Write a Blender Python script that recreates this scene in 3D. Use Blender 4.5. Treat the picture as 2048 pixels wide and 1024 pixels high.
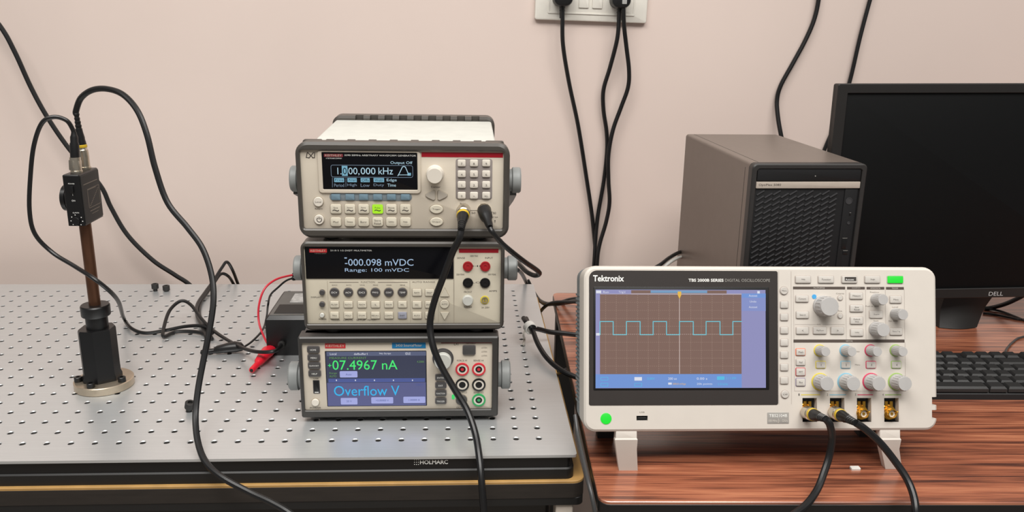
import bpy, bmesh, math, random
from mathutils import Vector, Matrix
random.seed(4)
R = math.radians
for o in list(bpy.data.objects):
    bpy.data.objects.remove(o)
SC = bpy.context.scene
COL = SC.collection
MM = 0.001

# ------------------------------------------------------------------ camera, world, lamps, exposure
FPX = 1690.0
CAM = Vector((-80.9, -836.4, 441.0))                 # millimetres; origin = front right hole of the breadboard
FW = Vector((0.05515, 0.96176, -0.26830)).normalized()
RT = Vector((0.99848, -0.05269, 0.01635))
RT = (RT - FW * RT.dot(FW)).normalized()
UP = RT.cross(FW)
cam = bpy.data.cameras.new('camera')
cam.sensor_width = 36.0
cam.lens = FPX / 2048 * 36
cam.clip_start = 0.02
camo = bpy.data.objects.new('camera', cam)
COL.objects.link(camo)
camo.matrix_world = Matrix(((RT.x, UP.x, -FW.x, CAM.x * MM), (RT.y, UP.y, -FW.y, CAM.y * MM),
                            (RT.z, UP.z, -FW.z, CAM.z * MM), (0, 0, 0, 1)))
SC.camera = camo

w = bpy.data.worlds.new('room_light')
SC.world = w
w.use_nodes = True
w.node_tree.nodes['Background'].inputs[0].default_value = (1.0, 0.975, 0.95, 1)
w.node_tree.nodes['Background'].inputs[1].default_value = 0.21
def ceiling_lamp(x, y, z, sx, sy, power, col=(1, 0.97, 0.93)):
    l = bpy.data.lights.new('ceiling_lamp', 'AREA')
    l.shape = 'RECTANGLE'; l.size = sx; l.size_y = sy; l.energy = power; l.color = col
    o = bpy.data.objects.new('ceiling_lamp', l); COL.objects.link(o)
    o.location = (x, y, z)
    return o
ceiling_lamp(-0.8, -0.7, 1.95, 1.2, 0.6, 30)
ceiling_lamp(0.9, -0.7, 1.95, 1.2, 0.6, 30)
ceiling_lamp(0.0, -1.35, 1.95, 1.4, 0.6, 44)
SC.view_settings.view_transform = 'Standard'
SC.view_settings.look = 'None'
SC.view_settings.gamma = 1
SC.view_settings.use_curve_mapping = False
SC.view_settings.exposure = -0.13

# ------------------------------------------------------------------ measuring helpers (mm)
def ray(px, py):
    return FW + RT * ((px - 1024) / FPX) - UP * ((py - 512) / FPX)
def onplane(px, py, n, d):
    v = ray(px, py); n = Vector(n)
    return CAM + v * ((d - n.dot(CAM)) / n.dot(v))
def zat(px, py, z): return onplane(px, py, (0, 0, 1), z)
def yat(px, py, y): return onplane(px, py, (0, 1, 0), y)

# ------------------------------------------------------------------ materials
def lin(c):
    c = c / 255.0
    return c / 12.92 if c <= 0.04045 else ((c + 0.055) / 1.055) ** 2.4
def rgb(c): return (lin(c[0]), lin(c[1]), lin(c[2]), 1)
def mat(name, c, rough=0.5, metal=0.0, spec=0.5, emit=0.0, noise=0.04, nscale=60.0, bump=0.0, stretch=None):
    m = bpy.data.materials.new(name); m.use_nodes = True
    nt = m.node_tree; b = nt.nodes['Principled BSDF']
    b.inputs['Roughness'].default_value = rough
    b.inputs['Metallic'].default_value = metal
    b.inputs['Specular IOR Level'].default_value = spec
    col = rgb(c)
    if emit:
        b.inputs['Base Color'].default_value = (0.01, 0.01, 0.01, 1)
        b.inputs['Emission Color'].default_value = col
        b.inputs['Emission Strength'].default_value = emit
        return m
    tc = nt.nodes.new('ShaderNodeTexCoord'); nz = nt.nodes.new('ShaderNodeTexNoise')
    nz.inputs['Scale'].default_value = nscale; nz.inputs['Detail'].default_value = 4
    if stretch:
        mp = nt.nodes.new('ShaderNodeMapping'); mp.inputs['Scale'].default_value = stretch
        nt.links.new(tc.outputs['Object'], mp.inputs[0]); nt.links.new(mp.outputs[0], nz.inputs['Vector'])
    else:
        nt.links.new(tc.outputs['Object'], nz.inputs['Vector'])
    rp = nt.nodes.new('ShaderNodeValToRGB')
    rp.color_ramp.elements[0].position = 0.3; rp.color_ramp.elements[1].position = 0.7
    k0, k1 = 1 - noise, 1 + noise
    rp.color_ramp.elements[0].color = (col[0] * k0, col[1] * k0, col[2] * k0, 1)
    rp.color_ramp.elements[1].color = (min(1, col[0] * k1), min(1, col[1] * k1), min(1, col[2] * k1), 1)
    nt.links.new(nz.outputs['Fac'], rp.inputs[0]); nt.links.new(rp.outputs[0], b.inputs['Base Color'])
    if bump:
        bp = nt.nodes.new('ShaderNodeBump'); bp.inputs['Strength'].default_value = bump; bp.inputs['Distance'].default_value = 0.0006
        nt.links.new(nz.outputs['Fac'], bp.inputs['Height']); nt.links.new(bp.outputs[0], b.inputs['Normal'])
    return m
M = {}
def dm(k, *a, **kw): M[k] = mat(k, *a, **kw)
dm('plaster', (224, 207, 198), 0.75, noise=0.035, nscale=2.2, spec=0.2)
dm('floor_tile', (150, 140, 130), 0.5)
dm('steel', (208, 211, 212), 0.33, 0.62, noise=0.03, nscale=30, bump=0.1, stretch=(0.6, 14, 14))
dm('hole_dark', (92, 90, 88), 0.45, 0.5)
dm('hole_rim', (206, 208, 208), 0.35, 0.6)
dm('matte_black', (22, 22, 22), 0.5)
dm('satin_black', (17, 17, 18), 0.35)
dm('soft_black', (38, 37, 36), 0.6)
dm('cable_black', (20, 20, 21), 0.38, noise=0.15)
dm('cable_grey', (58, 58, 58), 0.4)
dm('cable_white', (205, 205, 200), 0.5)
dm('cable_red', (215, 40, 60), 0.4)
dm('red_plastic', (232, 32, 52), 0.35)
dm('tan_edge', (172, 134, 78), 0.6, noise=0.12, nscale=40)
dm('brown_edge', (40, 35, 31), 0.55, noise=0.15, nscale=30, stretch=(1, 8, 8))
dm('cream_paint', (200, 190, 178), 0.5)
dm('bumper', (68, 64, 59), 0.38, noise=0.05, spec=0.7)
dm('bumper_cool', (70, 70, 69), 0.38, noise=0.05, spec=0.7)
dm('meter_frame', (52, 50, 48), 0.42, noise=0.05, spec=0.6)
dm('handle_grey', (138, 141, 140), 0.5)
dm('case_white', (200, 201, 194), 0.5)
dm('panel_beige', (201, 191, 175), 0.55, noise=0.02)
dm('panel_cream', (205, 197, 178), 0.55, noise=0.02)
dm('key_cream', (208, 201, 183), 0.5, noise=0.02)
dm('key_white', (216, 209, 197), 0.5, noise=0.02)
dm('arrow_grey', (178, 170, 158), 0.55)
dm('key_line', (168, 158, 142), 0.6)
dm('tray_grey', (140, 132, 128), 0.55)
dm('tray_blue', (122, 132, 138), 0.5)
dm('key_blue', (108, 132, 146), 0.45)
dm('key_dark', (70, 68, 68), 0.45)
dm('key_slate', (150, 152, 165), 0.5)
dm('ink', (60, 54, 50), 0.7)
dm('ink_soft', (120, 110, 100), 0.7)
dm('ink_white', (236, 236, 232), 0.6)
dm('stripe_red', (168, 12, 34), 0.45)
dm('stripe_dark_red', (110, 24, 30), 0.45)
dm('logo_red', (205, 50, 55), 0.5)
dm('logo_maroon', (130, 40, 52), 0.5)
dm('logo_blue', (14, 118, 172), 0.5)
dm('window_black', (8, 8, 12), 0.22, spec=0.3)
dm('nickel', (205, 196, 180), 0.25, 0.9)
dm('brass_gold', (212, 160, 62), 0.28, 0.9)
dm('rod_brown_reflect', (104, 72, 54), 0.35, 0.7, noise=0.15, nscale=25, stretch=(6, 6, 0.8))  # brown reflection on the metal post, painted into its base colour
dm('base_steel', (198, 184, 164), 0.32, 0.85, noise=0.05)
dm('band_yellow', (206, 172, 40), 0.4)
dm('jack_red', (170, 30, 38), 0.4)
dm('ring_red', (205, 40, 55), 0.4)
dm('ring_green', (40, 160, 90), 0.4)
dm('scope_white', (207, 200, 191), 0.5, noise=0.015)
dm('scope_side', (118, 127, 130), 0.55)
dm('scope_key', (193, 188, 181), 0.5)
dm('scope_knob', (176, 174, 172), 0.45)
dm('scope_line', (176, 166, 158), 0.6)
dm('bezel_dark', (47, 42, 40), 0.5, noise=0.03)
dm('header_dark', (80, 70, 64), 0.5)
dm('badge_grey', (150, 147, 142), 0.5)
dm('c_yellow', (214, 196, 66), 0.5)
dm('c_blue', (128, 184, 206), 0.5)
dm('c_pink', (204, 54, 92), 0.5)
dm('c_green', (150, 184, 96), 0.5)
dm('c_orange', (214, 116, 84), 0.5)
dm('c_red', (176, 62, 66), 0.5)
dm('c_purple', (138, 128, 148), 0.5)
dm('c_dot', (70, 158, 214), 0.5)
dm('tower_grey', (120, 109, 101), 0.38, 0.2, noise=0.03)
dm('tower_frame', (46, 44, 43), 0.45)
dm('tower_black', (14, 14, 16), 0.5)
dm('tower_slat', (58, 58, 60), 0.5)
dm('tower_strip', (190, 178, 166), 0.4, 0.2)
dm('monitor_black', (30, 29, 28), 0.5)
dm('screen_off', (10, 11, 12), 0.5, spec=0.2)
dm('logo_silver', (190, 190, 190), 0.4)
dm('key_black', (40, 40, 40), 0.42)
dm('kb_black', (26, 26, 27), 0.5)
dm('socket_white', (230, 226, 216), 0.45)
dm('switch_white', (234, 230, 220), 0.4)
dm('label_white', (190, 190, 188), 0.6, noise=0.3, nscale=120)
dm('box_grey', (104, 103, 100), 0.5)
dm('tie_white', (226, 224, 218), 0.5)
dm('clear_tail', (196, 190, 180), 0.4)
dm('silver_foil', (225, 225, 222), 0.3, 0.6)
# lit things
dm('em_green_key', (178, 245, 30), emit=0.95)
dm('em_green', (10, 240, 50), emit=1.0)
dm('em_led', (60, 225, 110), emit=0.9)
dm('em_pale', (190, 225, 240), emit=0.85)
dm('em_pale_dim', (130, 150, 170), emit=0.8)
dm('em_block', (128, 186, 210), emit=0.85)
dm('em_vfd', (178, 205, 235), emit=0.85)
dm('em_slate', (52, 58, 84), emit=0.85)
dm('em_slatebar', (92, 100, 130), emit=0.85)
dm('em_midbar', (76, 92, 160), emit=0.85)
dm('em_lower', (92, 96, 146), emit=0.85)
dm('em_button', (172, 178, 236), emit=0.9)
dm('em_greentext', (70, 245, 120), emit=0.95)
dm('em_greensmall', (110, 165, 90), emit=0.8)
dm('em_cyan', (40, 186, 245), emit=0.95)
dm('em_white', (235, 238, 250), emit=0.9)
dm('em_lilac', (150, 150, 200), emit=0.9)
dm('em_lilac2', (138, 152, 212), emit=0.9)
dm('em_brown', (130, 100, 89), emit=0.9)
dm('em_grid', (165, 138, 124), emit=0.9)
dm('em_gridhi', (214, 196, 190), emit=0.9)
dm('em_trace', (110, 205, 222), emit=0.95)
dm('em_blue', (116, 156, 226), emit=0.9)
dm('em_skyblue', (120, 165, 205), emit=0.9)
dm('em_orange', (240, 190, 70), emit=0.95)
dm('em_cyan2', (90, 200, 240), emit=0.9)

def wood_mat():
    m = bpy.data.materials.new('wood_laminate'); m.use_nodes = True
    nt = m.node_tree; b = nt.nodes['Principled BSDF']; L = nt.links
    b.inputs['Roughness'].default_value = 0.28
    b.inputs['Specular IOR Level'].default_value = 0.95
    b.inputs['Coat Weight'].default_value = 0.7; b.inputs['Coat Roughness'].default_value = 0.22
    tc = nt.nodes.new('ShaderNodeTexCoord')
    def nz(sc, scale, det, dist):
        mp = nt.nodes.new('ShaderNodeMapping'); mp.inputs['Scale'].default_value = sc
        n = nt.nodes.new('ShaderNodeTexNoise'); n.inputs['Scale'].default_value = scale
        n.inputs['Detail'].default_value = det; n.inputs['Distortion'].default_value = dist
        L.new(tc.outputs['Object'], mp.inputs[0]); L.new(mp.outputs[0], n.inputs['Vector'])
        return n
    n1 = nz((1.2, 38, 38), 3.0, 5, 0.7)
    n2 = nz((4, 110, 110), 3.0, 3, 0.2)
    mx = nt.nodes.new('ShaderNodeMath'); mx.operation = 'MULTIPLY_ADD'
    mx.inputs[1].default_value = 0.45; L.new(n2.outputs['Fac'], mx.inputs[0])
    sb = nt.nodes.new('ShaderNodeMath'); sb.operation = 'MULTIPLY'; sb.inputs[1].default_value = 0.6
    L.new(n1.outputs['Fac'], sb.inputs[0]); L.new(sb.outputs[0], mx.inputs[2])
    rp = nt.nodes.new('ShaderNodeValToRGB')
    e = rp.color_ramp.elements
    e[0].position = 0.38; e[0].color = rgb((80, 46, 37))
    e[1].position = 0.66; e[1].color = rgb((190, 124, 92))
    for p, c in ((0.46, (124, 72, 52)), (0.54, (158, 94, 68)), (0.60, (174, 110, 80))):
        k = e.new(p); k.color = rgb(c)
    L.new(mx.outputs[0], rp.inputs[0]); L.new(rp.outputs[0], b.inputs['Base Color'])
    M['wood'] = m
wood_mat()

# ------------------------------------------------------------------ mesh builder (mm in, metres out)
class MB:
    def __init__(s): s.v = []; s.f = []; s.m = []; s.mats = []
    def _mi(s, k):
        if k not in s.mats: s.mats.append(k)
        return s.mats.index(k)
    def add(s, vs, fs, k):
        o = len(s.v); i = s._mi(k)
        s.v += [tuple(p) for p in vs]
        for f in fs: s.f.append([o + j for j in f]); s.m.append(i)
    def loft(s, loops, k, cap0=True, cap1=True, wrap=False):
        n = len(loops[0]); vs = [p for l in loops for p in l]; fs = []
        N = len(loops)
        for a in range(N if wrap else N - 1):
            b = (a + 1) % N
            for i in range(n):
                j = (i + 1) % n
                fs.append((a * n + i, a * n + j, b * n + j, b * n + i))
        if not wrap:
            if cap0: fs.append(tuple(range(n)))
            if cap1: fs.append(tuple((N - 1) * n + i for i in range(n)))
        s.add(vs, fs, k)
    def box(s, x0, x1, y0, y1, z0, z1, k, mtx=None):
        vs = [Vector((x, y, z)) for x in (x0, x1) for y in (y0, y1) for z in (z0, z1)]
        if mtx: vs = [mtx @ v for v in vs]
        s.add(vs, [(0, 1, 3, 2), (4, 6, 7, 5), (0, 4, 5, 1), (2, 3, 7, 6), (0, 2, 6, 4), (1, 5, 7, 3)], k)
    def plate(s, x0, x1, z0, z1, yf, yb, k, r=2.0, bev=0.5, n=4):
        """rounded block in the panel plane; front at yf (towards the viewer), back at yb"""
        o = rr(x0, x1, z0, z1, r, n)
        bev = min(bev, (x1 - x0) * .3, (z1 - z0) * .3)
        i = rr(x0 + bev, x1 - bev, z0 + bev, z1 - bev, max(r - bev, .05), n)
        if bev > 0:
            s.loft([[(x, yb, z) for x, z in o], [(x, yf + bev, z) for x, z in o],
                    [(x, yf + bev * .3, z) for x, z in rr(x0 + bev * .3, x1 - bev * .3, z0 + bev * .3, z1 - bev * .3, max(r - bev * .3, .05), n)],
                    [(x, yf, z) for x, z in i]], k)
        else:
            s.loft([[(x, yb, z) for x, z in o], [(x, yf, z) for x, z in o]], k)
    def flat(s, x0, x1, z0, z1, y, k, th=0.15):
        s.box(x0, x1, y, y + th, z0, z1, k)
    def slab(s, x0, x1, y0, y1, z0, z1, k, r=3.0, bev=0.5, n=5):
        """rounded block lying flat: outline in plan, z0 bottom to z1 top"""
        o = rr(x0, x1, y0, y1, r, n); i = rr(x0 + bev, x1 - bev, y0 + bev, y1 - bev, max(r - bev, .05), n)
        s.loft([[(x, y, z0) for x, y in o], [(x, y, z1 - bev) for x, y in o], [(x, y, z1) for x, y in i]], k)
    def frame(s, o, i, yf, yb, k, bev=0.8, deep=None):
        """o, i: (x0,x1,z0,z1,r); ring between two rounded rectangles"""
        n = 6
        O = rr(*o, n); I = rr(*i, n)
        O2 = rr(o[0] + bev, o[1] - bev, o[2] + bev, o[3] - bev, max(o[4] - bev, .1), n)
        I2 = rr(i[0] - bev * .5, i[1] + bev * .5, i[2] - bev * .5, i[3] + bev * .5, i[4] + bev * .5, n)
        s.loft([[(x, yb, z) for x, z in O], [(x, yf + bev, z) for x, z in O], [(x, yf, z) for x, z in O2],
                [(x, yf, z) for x, z in I2], [(x, yf + bev * .5, z) for x, z in I], [(x, deep if deep is not None else yb, z) for x, z in I]], k, wrap=True)
    def lathe(s, prof, org, axis, k, n=20):
        org = Vector(org); a = Vector(axis).normalized()
        u = a.cross(Vector((0, 0, 1)) if abs(a.z) < .9 else Vector((1, 0, 0))).normalized(); w_ = a.cross(u)
        loops = [[org + a * t + (u * math.cos(6.283185 * i / n) + w_ * math.sin(6.283185 * i / n)) * max(r, .01) for i in range(n)] for r, t in prof]
        s.loft(loops, k)
    def tube(s, pts, r, k, n=10, smooth=6):
        pts = spline(pts, smooth) if smooth > 1 else [Vector(p) for p in pts]
        rs = r if callable(r) else (lambda t: r)
        loops = []; u = None
        for i, p in enumerate(pts):
            t = (pts[min(i + 1, len(pts) - 1)] - pts[max(i - 1, 0)]).normalized()
            if u is None:
                u = t.cross(Vector((0, 0, 1)) if abs(t.z) < .9 else Vector((1, 0, 0))).normalized()
            u = (u - t * u.dot(t)).normalized(); v = t.cross(u)
            q = rs(i / (len(pts) - 1))
            loops.append([p + (u * math.cos(6.283185 * j / n) + v * math.sin(6.283185 * j / n)) * q for j in range(n)])
        s.loft(loops, k)
    def text(s, t, x, z, y, k, h=None, w=None, al='c', shear=0.0):
        """printed lettering in the panel plane, fitted to cap height h and/or width w"""
        vs, fs, bb = glyphs(t)
        W, H = bb[1] - bb[0], bb[3] - bb[2]
        if h is None: h = w / W * H
        sz = h / H; sx = (w / W) if w else sz
        x0 = x - W * sx / 2 if al == 'c' else x
        s.add([(x0 + (a - bb[0]) * sx + shear * (b - bb[2]) * sz, y, z - h / 2 + (b - bb[2]) * sz) for a, b in vs], fs, k)
    def build(s, name, parent=None, sharp=32, loc=None):
        me = bpy.data.meshes.new(name)
        me.from_pydata([(a * MM, b * MM, c * MM) for a, b, c in s.v], [], s.f)
        for k in s.mats: me.materials.append(M[k])
        me.polygons.foreach_set('material_index', s.m)
        bm = bmesh.new(); bm.from_mesh(me)
        bmesh.ops.recalc_face_normals(bm, faces=bm.faces[:])
        bm.to_mesh(me); bm.free()
        me.polygons.foreach_set('use_smooth', [True] * len(me.polygons))
        me.set_sharp_from_angle(angle=R(sharp))
        o = bpy.data.objects.new(name, me); COL.objects.link(o)
        if parent: o.parent = parent
        if loc: o.location = [c * MM for c in loc]
        return o
def rr(x0, x1, z0, z1, r, n=5):
    r = max(0.02, min(r, (x1 - x0) / 2 - .01, (z1 - z0) / 2 - .01)); out = []
    for cx, cz, a0 in ((x1 - r, z1 - r, 0), (x0 + r, z1 - r, 90), (x0 + r, z0 + r, 180), (x1 - r, z0 + r, 270)):
        for i in range(n + 1):
            a = R(a0 + 90 * i / n); out.append((cx + r * math.cos(a), cz + r * math.sin(a)))
    return out
def spline(p, k):
    p = [Vector(q) for q in p]
    if len(p) < 3: return p
    P = [p[0] * 2 - p[1]] + p + [p[-1] * 2 - p[-2]]; out = []
    for i in range(1, len(P) - 2):
        a, b, c, d = P[i - 1:i + 3]
        for j in range(k):
            t = j / k
            out.append(.5 * (2 * b + (c - a) * t + (2 * a - 5 * b + 4 * c - d) * t * t + (3 * b - a - 3 * c + d) * t ** 3))
    out.append(p[-1]); return out
GL = {}
def glyphs(t):
    if t in GL: return GL[t]
    cu = bpy.data.curves.new('lettering', 'FONT'); cu.body = t.lstrip('*'); cu.resolution_u = 3; cu.offset = 0.022 if t[0] == '*' else 0.0
    ob = bpy.data.objects.new('lettering', cu); COL.objects.link(ob)
    dg = bpy.context.evaluated_depsgraph_get()
    me = bpy.data.meshes.new_from_object(ob.evaluated_get(dg))
    vs = [(v.co.x, v.co.y) for v in me.vertices]; fs = [tuple(p.vertices) for p in me.polygons]
    bpy.data.objects.remove(ob); bpy.data.curves.remove(cu); bpy.data.meshes.remove(me)
    bb = (min(a for a, b in vs), max(a for a, b in vs), min(b for a, b in vs), max(b for a, b in vs))
    GL[t] = (vs, fs, bb); return GL[t]
def thing(name, label, cat, loc=(0, 0, 0), rot=(0, 0, 0), group=None):
    o = bpy.data.objects.new(name, None); COL.objects.link(o)
    o.empty_display_size = 0.03
    o.location = [c * MM for c in loc]; o.rotation_euler = rot
    return tag(o, label, cat, group)
def tag(o, label, cat, group=None):
    o['label'] = label; o['category'] = cat
    if group: o['group'] = group
    return o
def struct(o): o['kind'] = 'structure'; return o
def cut(o, boxes, k):
    """real recesses cut into a body"""
    mb = MB()
    for b in boxes: mb.box(*b, k)
    c = mb.build('cutter')
    c.parent = o.parent
    md = o.modifiers.new('cut', 'BOOLEAN'); md.object = c; md.operation = 'DIFFERENCE'; md.solver = 'EXACT'
    bpy.context.view_layer.update()
    me = bpy.data.meshes.new_from_object(o.evaluated_get(bpy.context.evaluated_depsgraph_get()))
    o.modifiers.clear(); old = o.data; o.data = me; bpy.data.meshes.remove(old)
    bpy.data.objects.remove(c)
    me.polygons.foreach_set('use_smooth', [True] * len(me.polygons)); me.set_sharp_from_angle(angle=R(32))
class Panel:
    """places controls on an instrument's front: photograph measurements to the panel's own x, z in mm"""
    def __init__(s, root, off=0.0):
        s.root = root; s.off = off
        eu = root.rotation_euler.to_matrix()
        s.org = Vector(root.location) / MM; s.R = eu; s.n = eu @ Vector((0, 1, 0))
    def __call__(s, px, py, y=None):
        y = s.off if y is None else y
        q = onplane(px, py, s.n, s.n.dot(s.org) + y)
        l = s.R.transposed() @ (q - s.org)
        return l.x, l.z
    def rect(s, x0, y0, x1, y1, y=None):
        a = s(x0, (y0 + y1) / 2, y)[0]; b = s(x1, (y0 + y1) / 2, y)[0]
        c = s((x0 + x1) / 2, y1, y)[1]; d = s((x0 + x1) / 2, y0, y)[1]
        return a, b, c, d
    def mm(s, px, py): return (s(px + 5, py)[0] - s(px - 5, py)[0]) / 10

# ------------------------------------------------------------------ the setting
WALL = 680
mb = MB(); mb.box(-2600, 2600, WALL, WALL + 120, -800, 2000, 'plaster'); struct(mb.build('wall_back'))
mb = MB(); mb.box(-2600, 2600, -2600, WALL, -830, -780, 'floor_tile'); struct(mb.build('floor'))

# ------------------------------------------------------------------ optical breadboard
bb = thing('optical_breadboard', 'large brushed steel optical breadboard with a grid of threaded holes', 'breadboard', (-487.5, 262.5, -29))
def steel_plate():
    mb = MB(); NX, NY, P = 40, 22, 25
    n = 12
    for ix in range(NX):
        for iy in range(NY):
            cx, cy = -ix * P, iy * P
            sq = []; ci = [[], [], [], []]
            for i in range(n):
                a = R(45 + 30 * i); c, s_ = math.cos(a), math.sin(a); m = max(abs(c), abs(s_))
                sq.append((cx + c / m * 12.5, cy + s_ / m * 12.5, 0))
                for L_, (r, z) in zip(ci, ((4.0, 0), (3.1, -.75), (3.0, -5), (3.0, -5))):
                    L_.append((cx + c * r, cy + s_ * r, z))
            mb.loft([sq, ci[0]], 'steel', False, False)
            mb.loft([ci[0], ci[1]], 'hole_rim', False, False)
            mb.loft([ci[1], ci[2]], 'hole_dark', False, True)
    x0, x1, y0, y1 = -987.5, 12.5, -12.5, 537.5
    X0, X1, Y0, Y1 = -1012.5, 37.5, -37.5, 562.5
    o = rr(X0, X1, Y0, Y1, 4, 3); inn = [(x1, y1), (x0, y1), (x0, y0), (x1, y0)]
    vs = [(a, b, 0) for a, b in o] + [(a, b, 0) for a, b in inn]; fs = []
    for q in range(4):
        fs.append([16 + q] + [q * 4 + i for i in range(4)])
        fs.append([16 + q, q * 4 + 3, (q * 4 + 4) % 16, 16 + (q + 1) % 4])
    mb.add(vs, fs, 'steel')
    mb.loft([[(a, b, 0) for a, b in o], [(a, b, -3) for a, b in o]], 'steel', False, False)
    mb.v = [(a + 487.5, b - 262.5, c + 29) for a, b, c in mb.v]
    me = mb.build('steel_plate', bb); return me
steel_plate()
mb = MB(); mb.slab(-520, 519, -297, 297, 12, 26, 'satin_black', r=4, bev=.2); fr = mb.build('core_frame', bb)
mb = MB(); mb.slab(-524, 523, -299, 299, 0, 13, 'matte_black', r=9, bev=1.5); mb.build('bottom_tray', bb)
mb = MB()
def fx(px, py, Y): q = yat(px, py, Y); return q.x + 487.5, q.z + 29
a = fx(840, 924.5, -34.8); b_ = fx(896, 924.5, -34.8)
mb.text('*HOLMARC', (a[0] + b_[0]) / 2, a[1], -297.3, 'ink_white', h=4.8, w=b_[0] - a[0])
for i in range(3):
    for j in range(3):
        q = fx(829 + i * 4, 920 + j * 4.5, -34.8); mb.box(q[0] - .4, q[0] + .4, -297.4, -297.2, q[1] - .4, q[1] + .4, 'ink_white')
mb.build('maker_lettering', bb)

# ------------------------------------------------------------------ tables
lt = thing('lab_table', 'black lab table with a tan board edge under the steel breadboard', 'table', (-487, 270, -780))
mb = MB(); mb.slab(-570, 534, -310.8, 318, 748, 751, 'tan_edge', r=13, bev=.6); mb.build('tabletop', lt)
mb = MB(); mb.slab(-570, 534, -311, 318.2, 731, 748.2, 'brown_edge', r=13, bev=.3); mb.build('edge_band', lt)
mb = MB(); mb.slab(-569, 533, -310.4, 317, 722, 731, 'matte_black', r=8, bev=.5)
mb.slab(-540, 500, -285, 300, 640, 722, 'satin_black', r=6, bev=.5); mb.build('apron', lt)
for sx in (-1, 1):
    for sy in (-1, 1):
        mb = MB(); x = 513 if sx > 0 else -545; y = sy * 296
        mb.slab(x - 9.5, x + 9.5, y - 12, y + 12, 0, 722, 'cream_paint', r=2, bev=.5)
        mb.build('leg', lt)
DZ = -10
dk = thing('desk', 'wood grain laminate desk with black edges under the oscilloscope', 'desk', (60, 215, -780), (0, 0, R(-1.7)))
mb = MB(); mb.slab(0, 1300, -327, 330, 766, 770, 'wood', r=11, bev=.6); mb.build('desktop', dk)
mb = MB(); mb.slab(-.6, 1300.6, -327.6, 330.6, 756, 767, 'satin_black', r=11.5, bev=.3); mb.build('edge_band', dk)
for x in (4, 1260):
    for y in (-322, 280):
        mb = MB(); mb.slab(x, x + 36, y, y + 36, 0, 757, 'matte_black', r=2, bev=.5); mb.build('leg', dk)
mb = MB(); mb.slab(40, 1260, -318, -300, 600, 757, 'matte_black', r=2, bev=.5); mb.build('front_rail', dk)

# ------------------------------------------------------------------ shared instrument pieces
def knob(parent, P, px, py, rpx, depth, k, name='knob', ring=None, ringpx=None, flutes=True, y0=0.0):
    x, z = P(px, py, y0); r = rpx * P.mm(px, py); mb = MB()
    prof = [(r, 0), (r, -depth * .15), (r * .93, -depth * .2), (r * .9, -depth * .92), (r * .84, -depth), (0, -depth)]
    mb.lathe([(a, -b) for a, b in prof], (x, y0, z), (0, -1, 0), k, 28)
    if flutes:
        for i in range(18):
            a = 6.2832 * i / 18
            mb.lathe([(r * .045, depth * .25), (r * .045, depth * .9)], (x + r * .91 * math.cos(a), y0, z + r * .91 * math.sin(a)), (0, -1, 0), k, 5)
    o = mb.build(name, parent)
    if ring:
        mb = MB(); R2 = ringpx * P.mm(px, py)
        mb.lathe([(R2, -.3), (R2, .7), (R2 * .97, .9), (r, .9)], (x, y0, z), (0, -1, 0), ring, 32); mb.build('colour_ring', o)
    return o
def button(parent, P, x0, y0, x1, y1, k, name='button', h=1.6, r=1.2, line=None, txt=None, tk='ink', tw=.7, th=None, yb=0.0, ring=None):
    a, b, c, d = P.rect(x0, y0, x1, y1, yb); mb = MB()
    if line: mb.plate(a - .7, b + .7, c - .7, d + .7, yb - .35, yb + .5, line, r + .5, .1)
    mb.plate(a, b, c, d, yb - h, yb + .5, k, r, .5)
    if txt:
        L = txt.split('|'); n = len(L); hh = th or (d - c) * (.3 if n == 1 else .24)
        for i, t in enumerate(L):
            vs, fs, bb_ = glyphs(t); nat = (bb_[1] - bb_[0]) / (bb_[3] - bb_[2]) * hh
            mb.text(t, (a + b) / 2, (c + d) / 2 + (n / 2 - .5 - i) * hh * 1.5, yb - h - .06, tk, h=hh, w=min(nat, (b - a) * tw * 1.2))
    return mb.build(name, parent)
def roundbtn(parent, P, px, py, rpx, k, name='button', h=2.0, line=None, txt=None, tk='ink', sx=1.0, yb=0.0):
    x, z = P(px, py, yb); r = rpx * P.mm(px, py); mb = MB()
    def disc(r, y0, y1, k, bev):
        L = []
        for q, y in ((r, y1), (r, y0 + bev), (r - bev, y0)):
            L.append([(x + q * sx * math.cos(6.2832 * i / 28), y, z + q * math.sin(6.2832 * i / 28)) for i in range(28)])
        mb.loft(L, k)
    if line: disc(r + .8, yb - .3, yb + .5, line, .1)
    disc(r, yb - h, yb + .5, k, .4)
    if txt: mb.text(txt, x, z, yb - h - .06, tk, w=r * 1.25 * sx, h=r * .38)
    return mb.build(name, parent)
def bnc(parent, P, px, py, y0=0.0, name='bnc_connector', metal='nickel', r=6.2, L=11):
    x, z = P(px, py, y0); mb = MB()
    mb.lathe([(r + 1.3, -.5), (r + 1.3, 1.6), (r, 1.6), (r, 3), (r - 1, 3.2), (r - 1.2, L), (r - 2.2, L), (r - 2.4, L - 5), (1.2, L - 5), (1.0, L - 1), (0, L - 1)], (x, y0, z), (0, -1, 0), metal, 24)
    for s_ in (-1, 1):
        mb.lathe([(.9, 0), (.9, r + .8)], (x, y0 - L + 3, z), (s_, 0, 0), metal, 8)
    return mb.build(name, parent), Vector((x, y0 - L, z))
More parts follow.
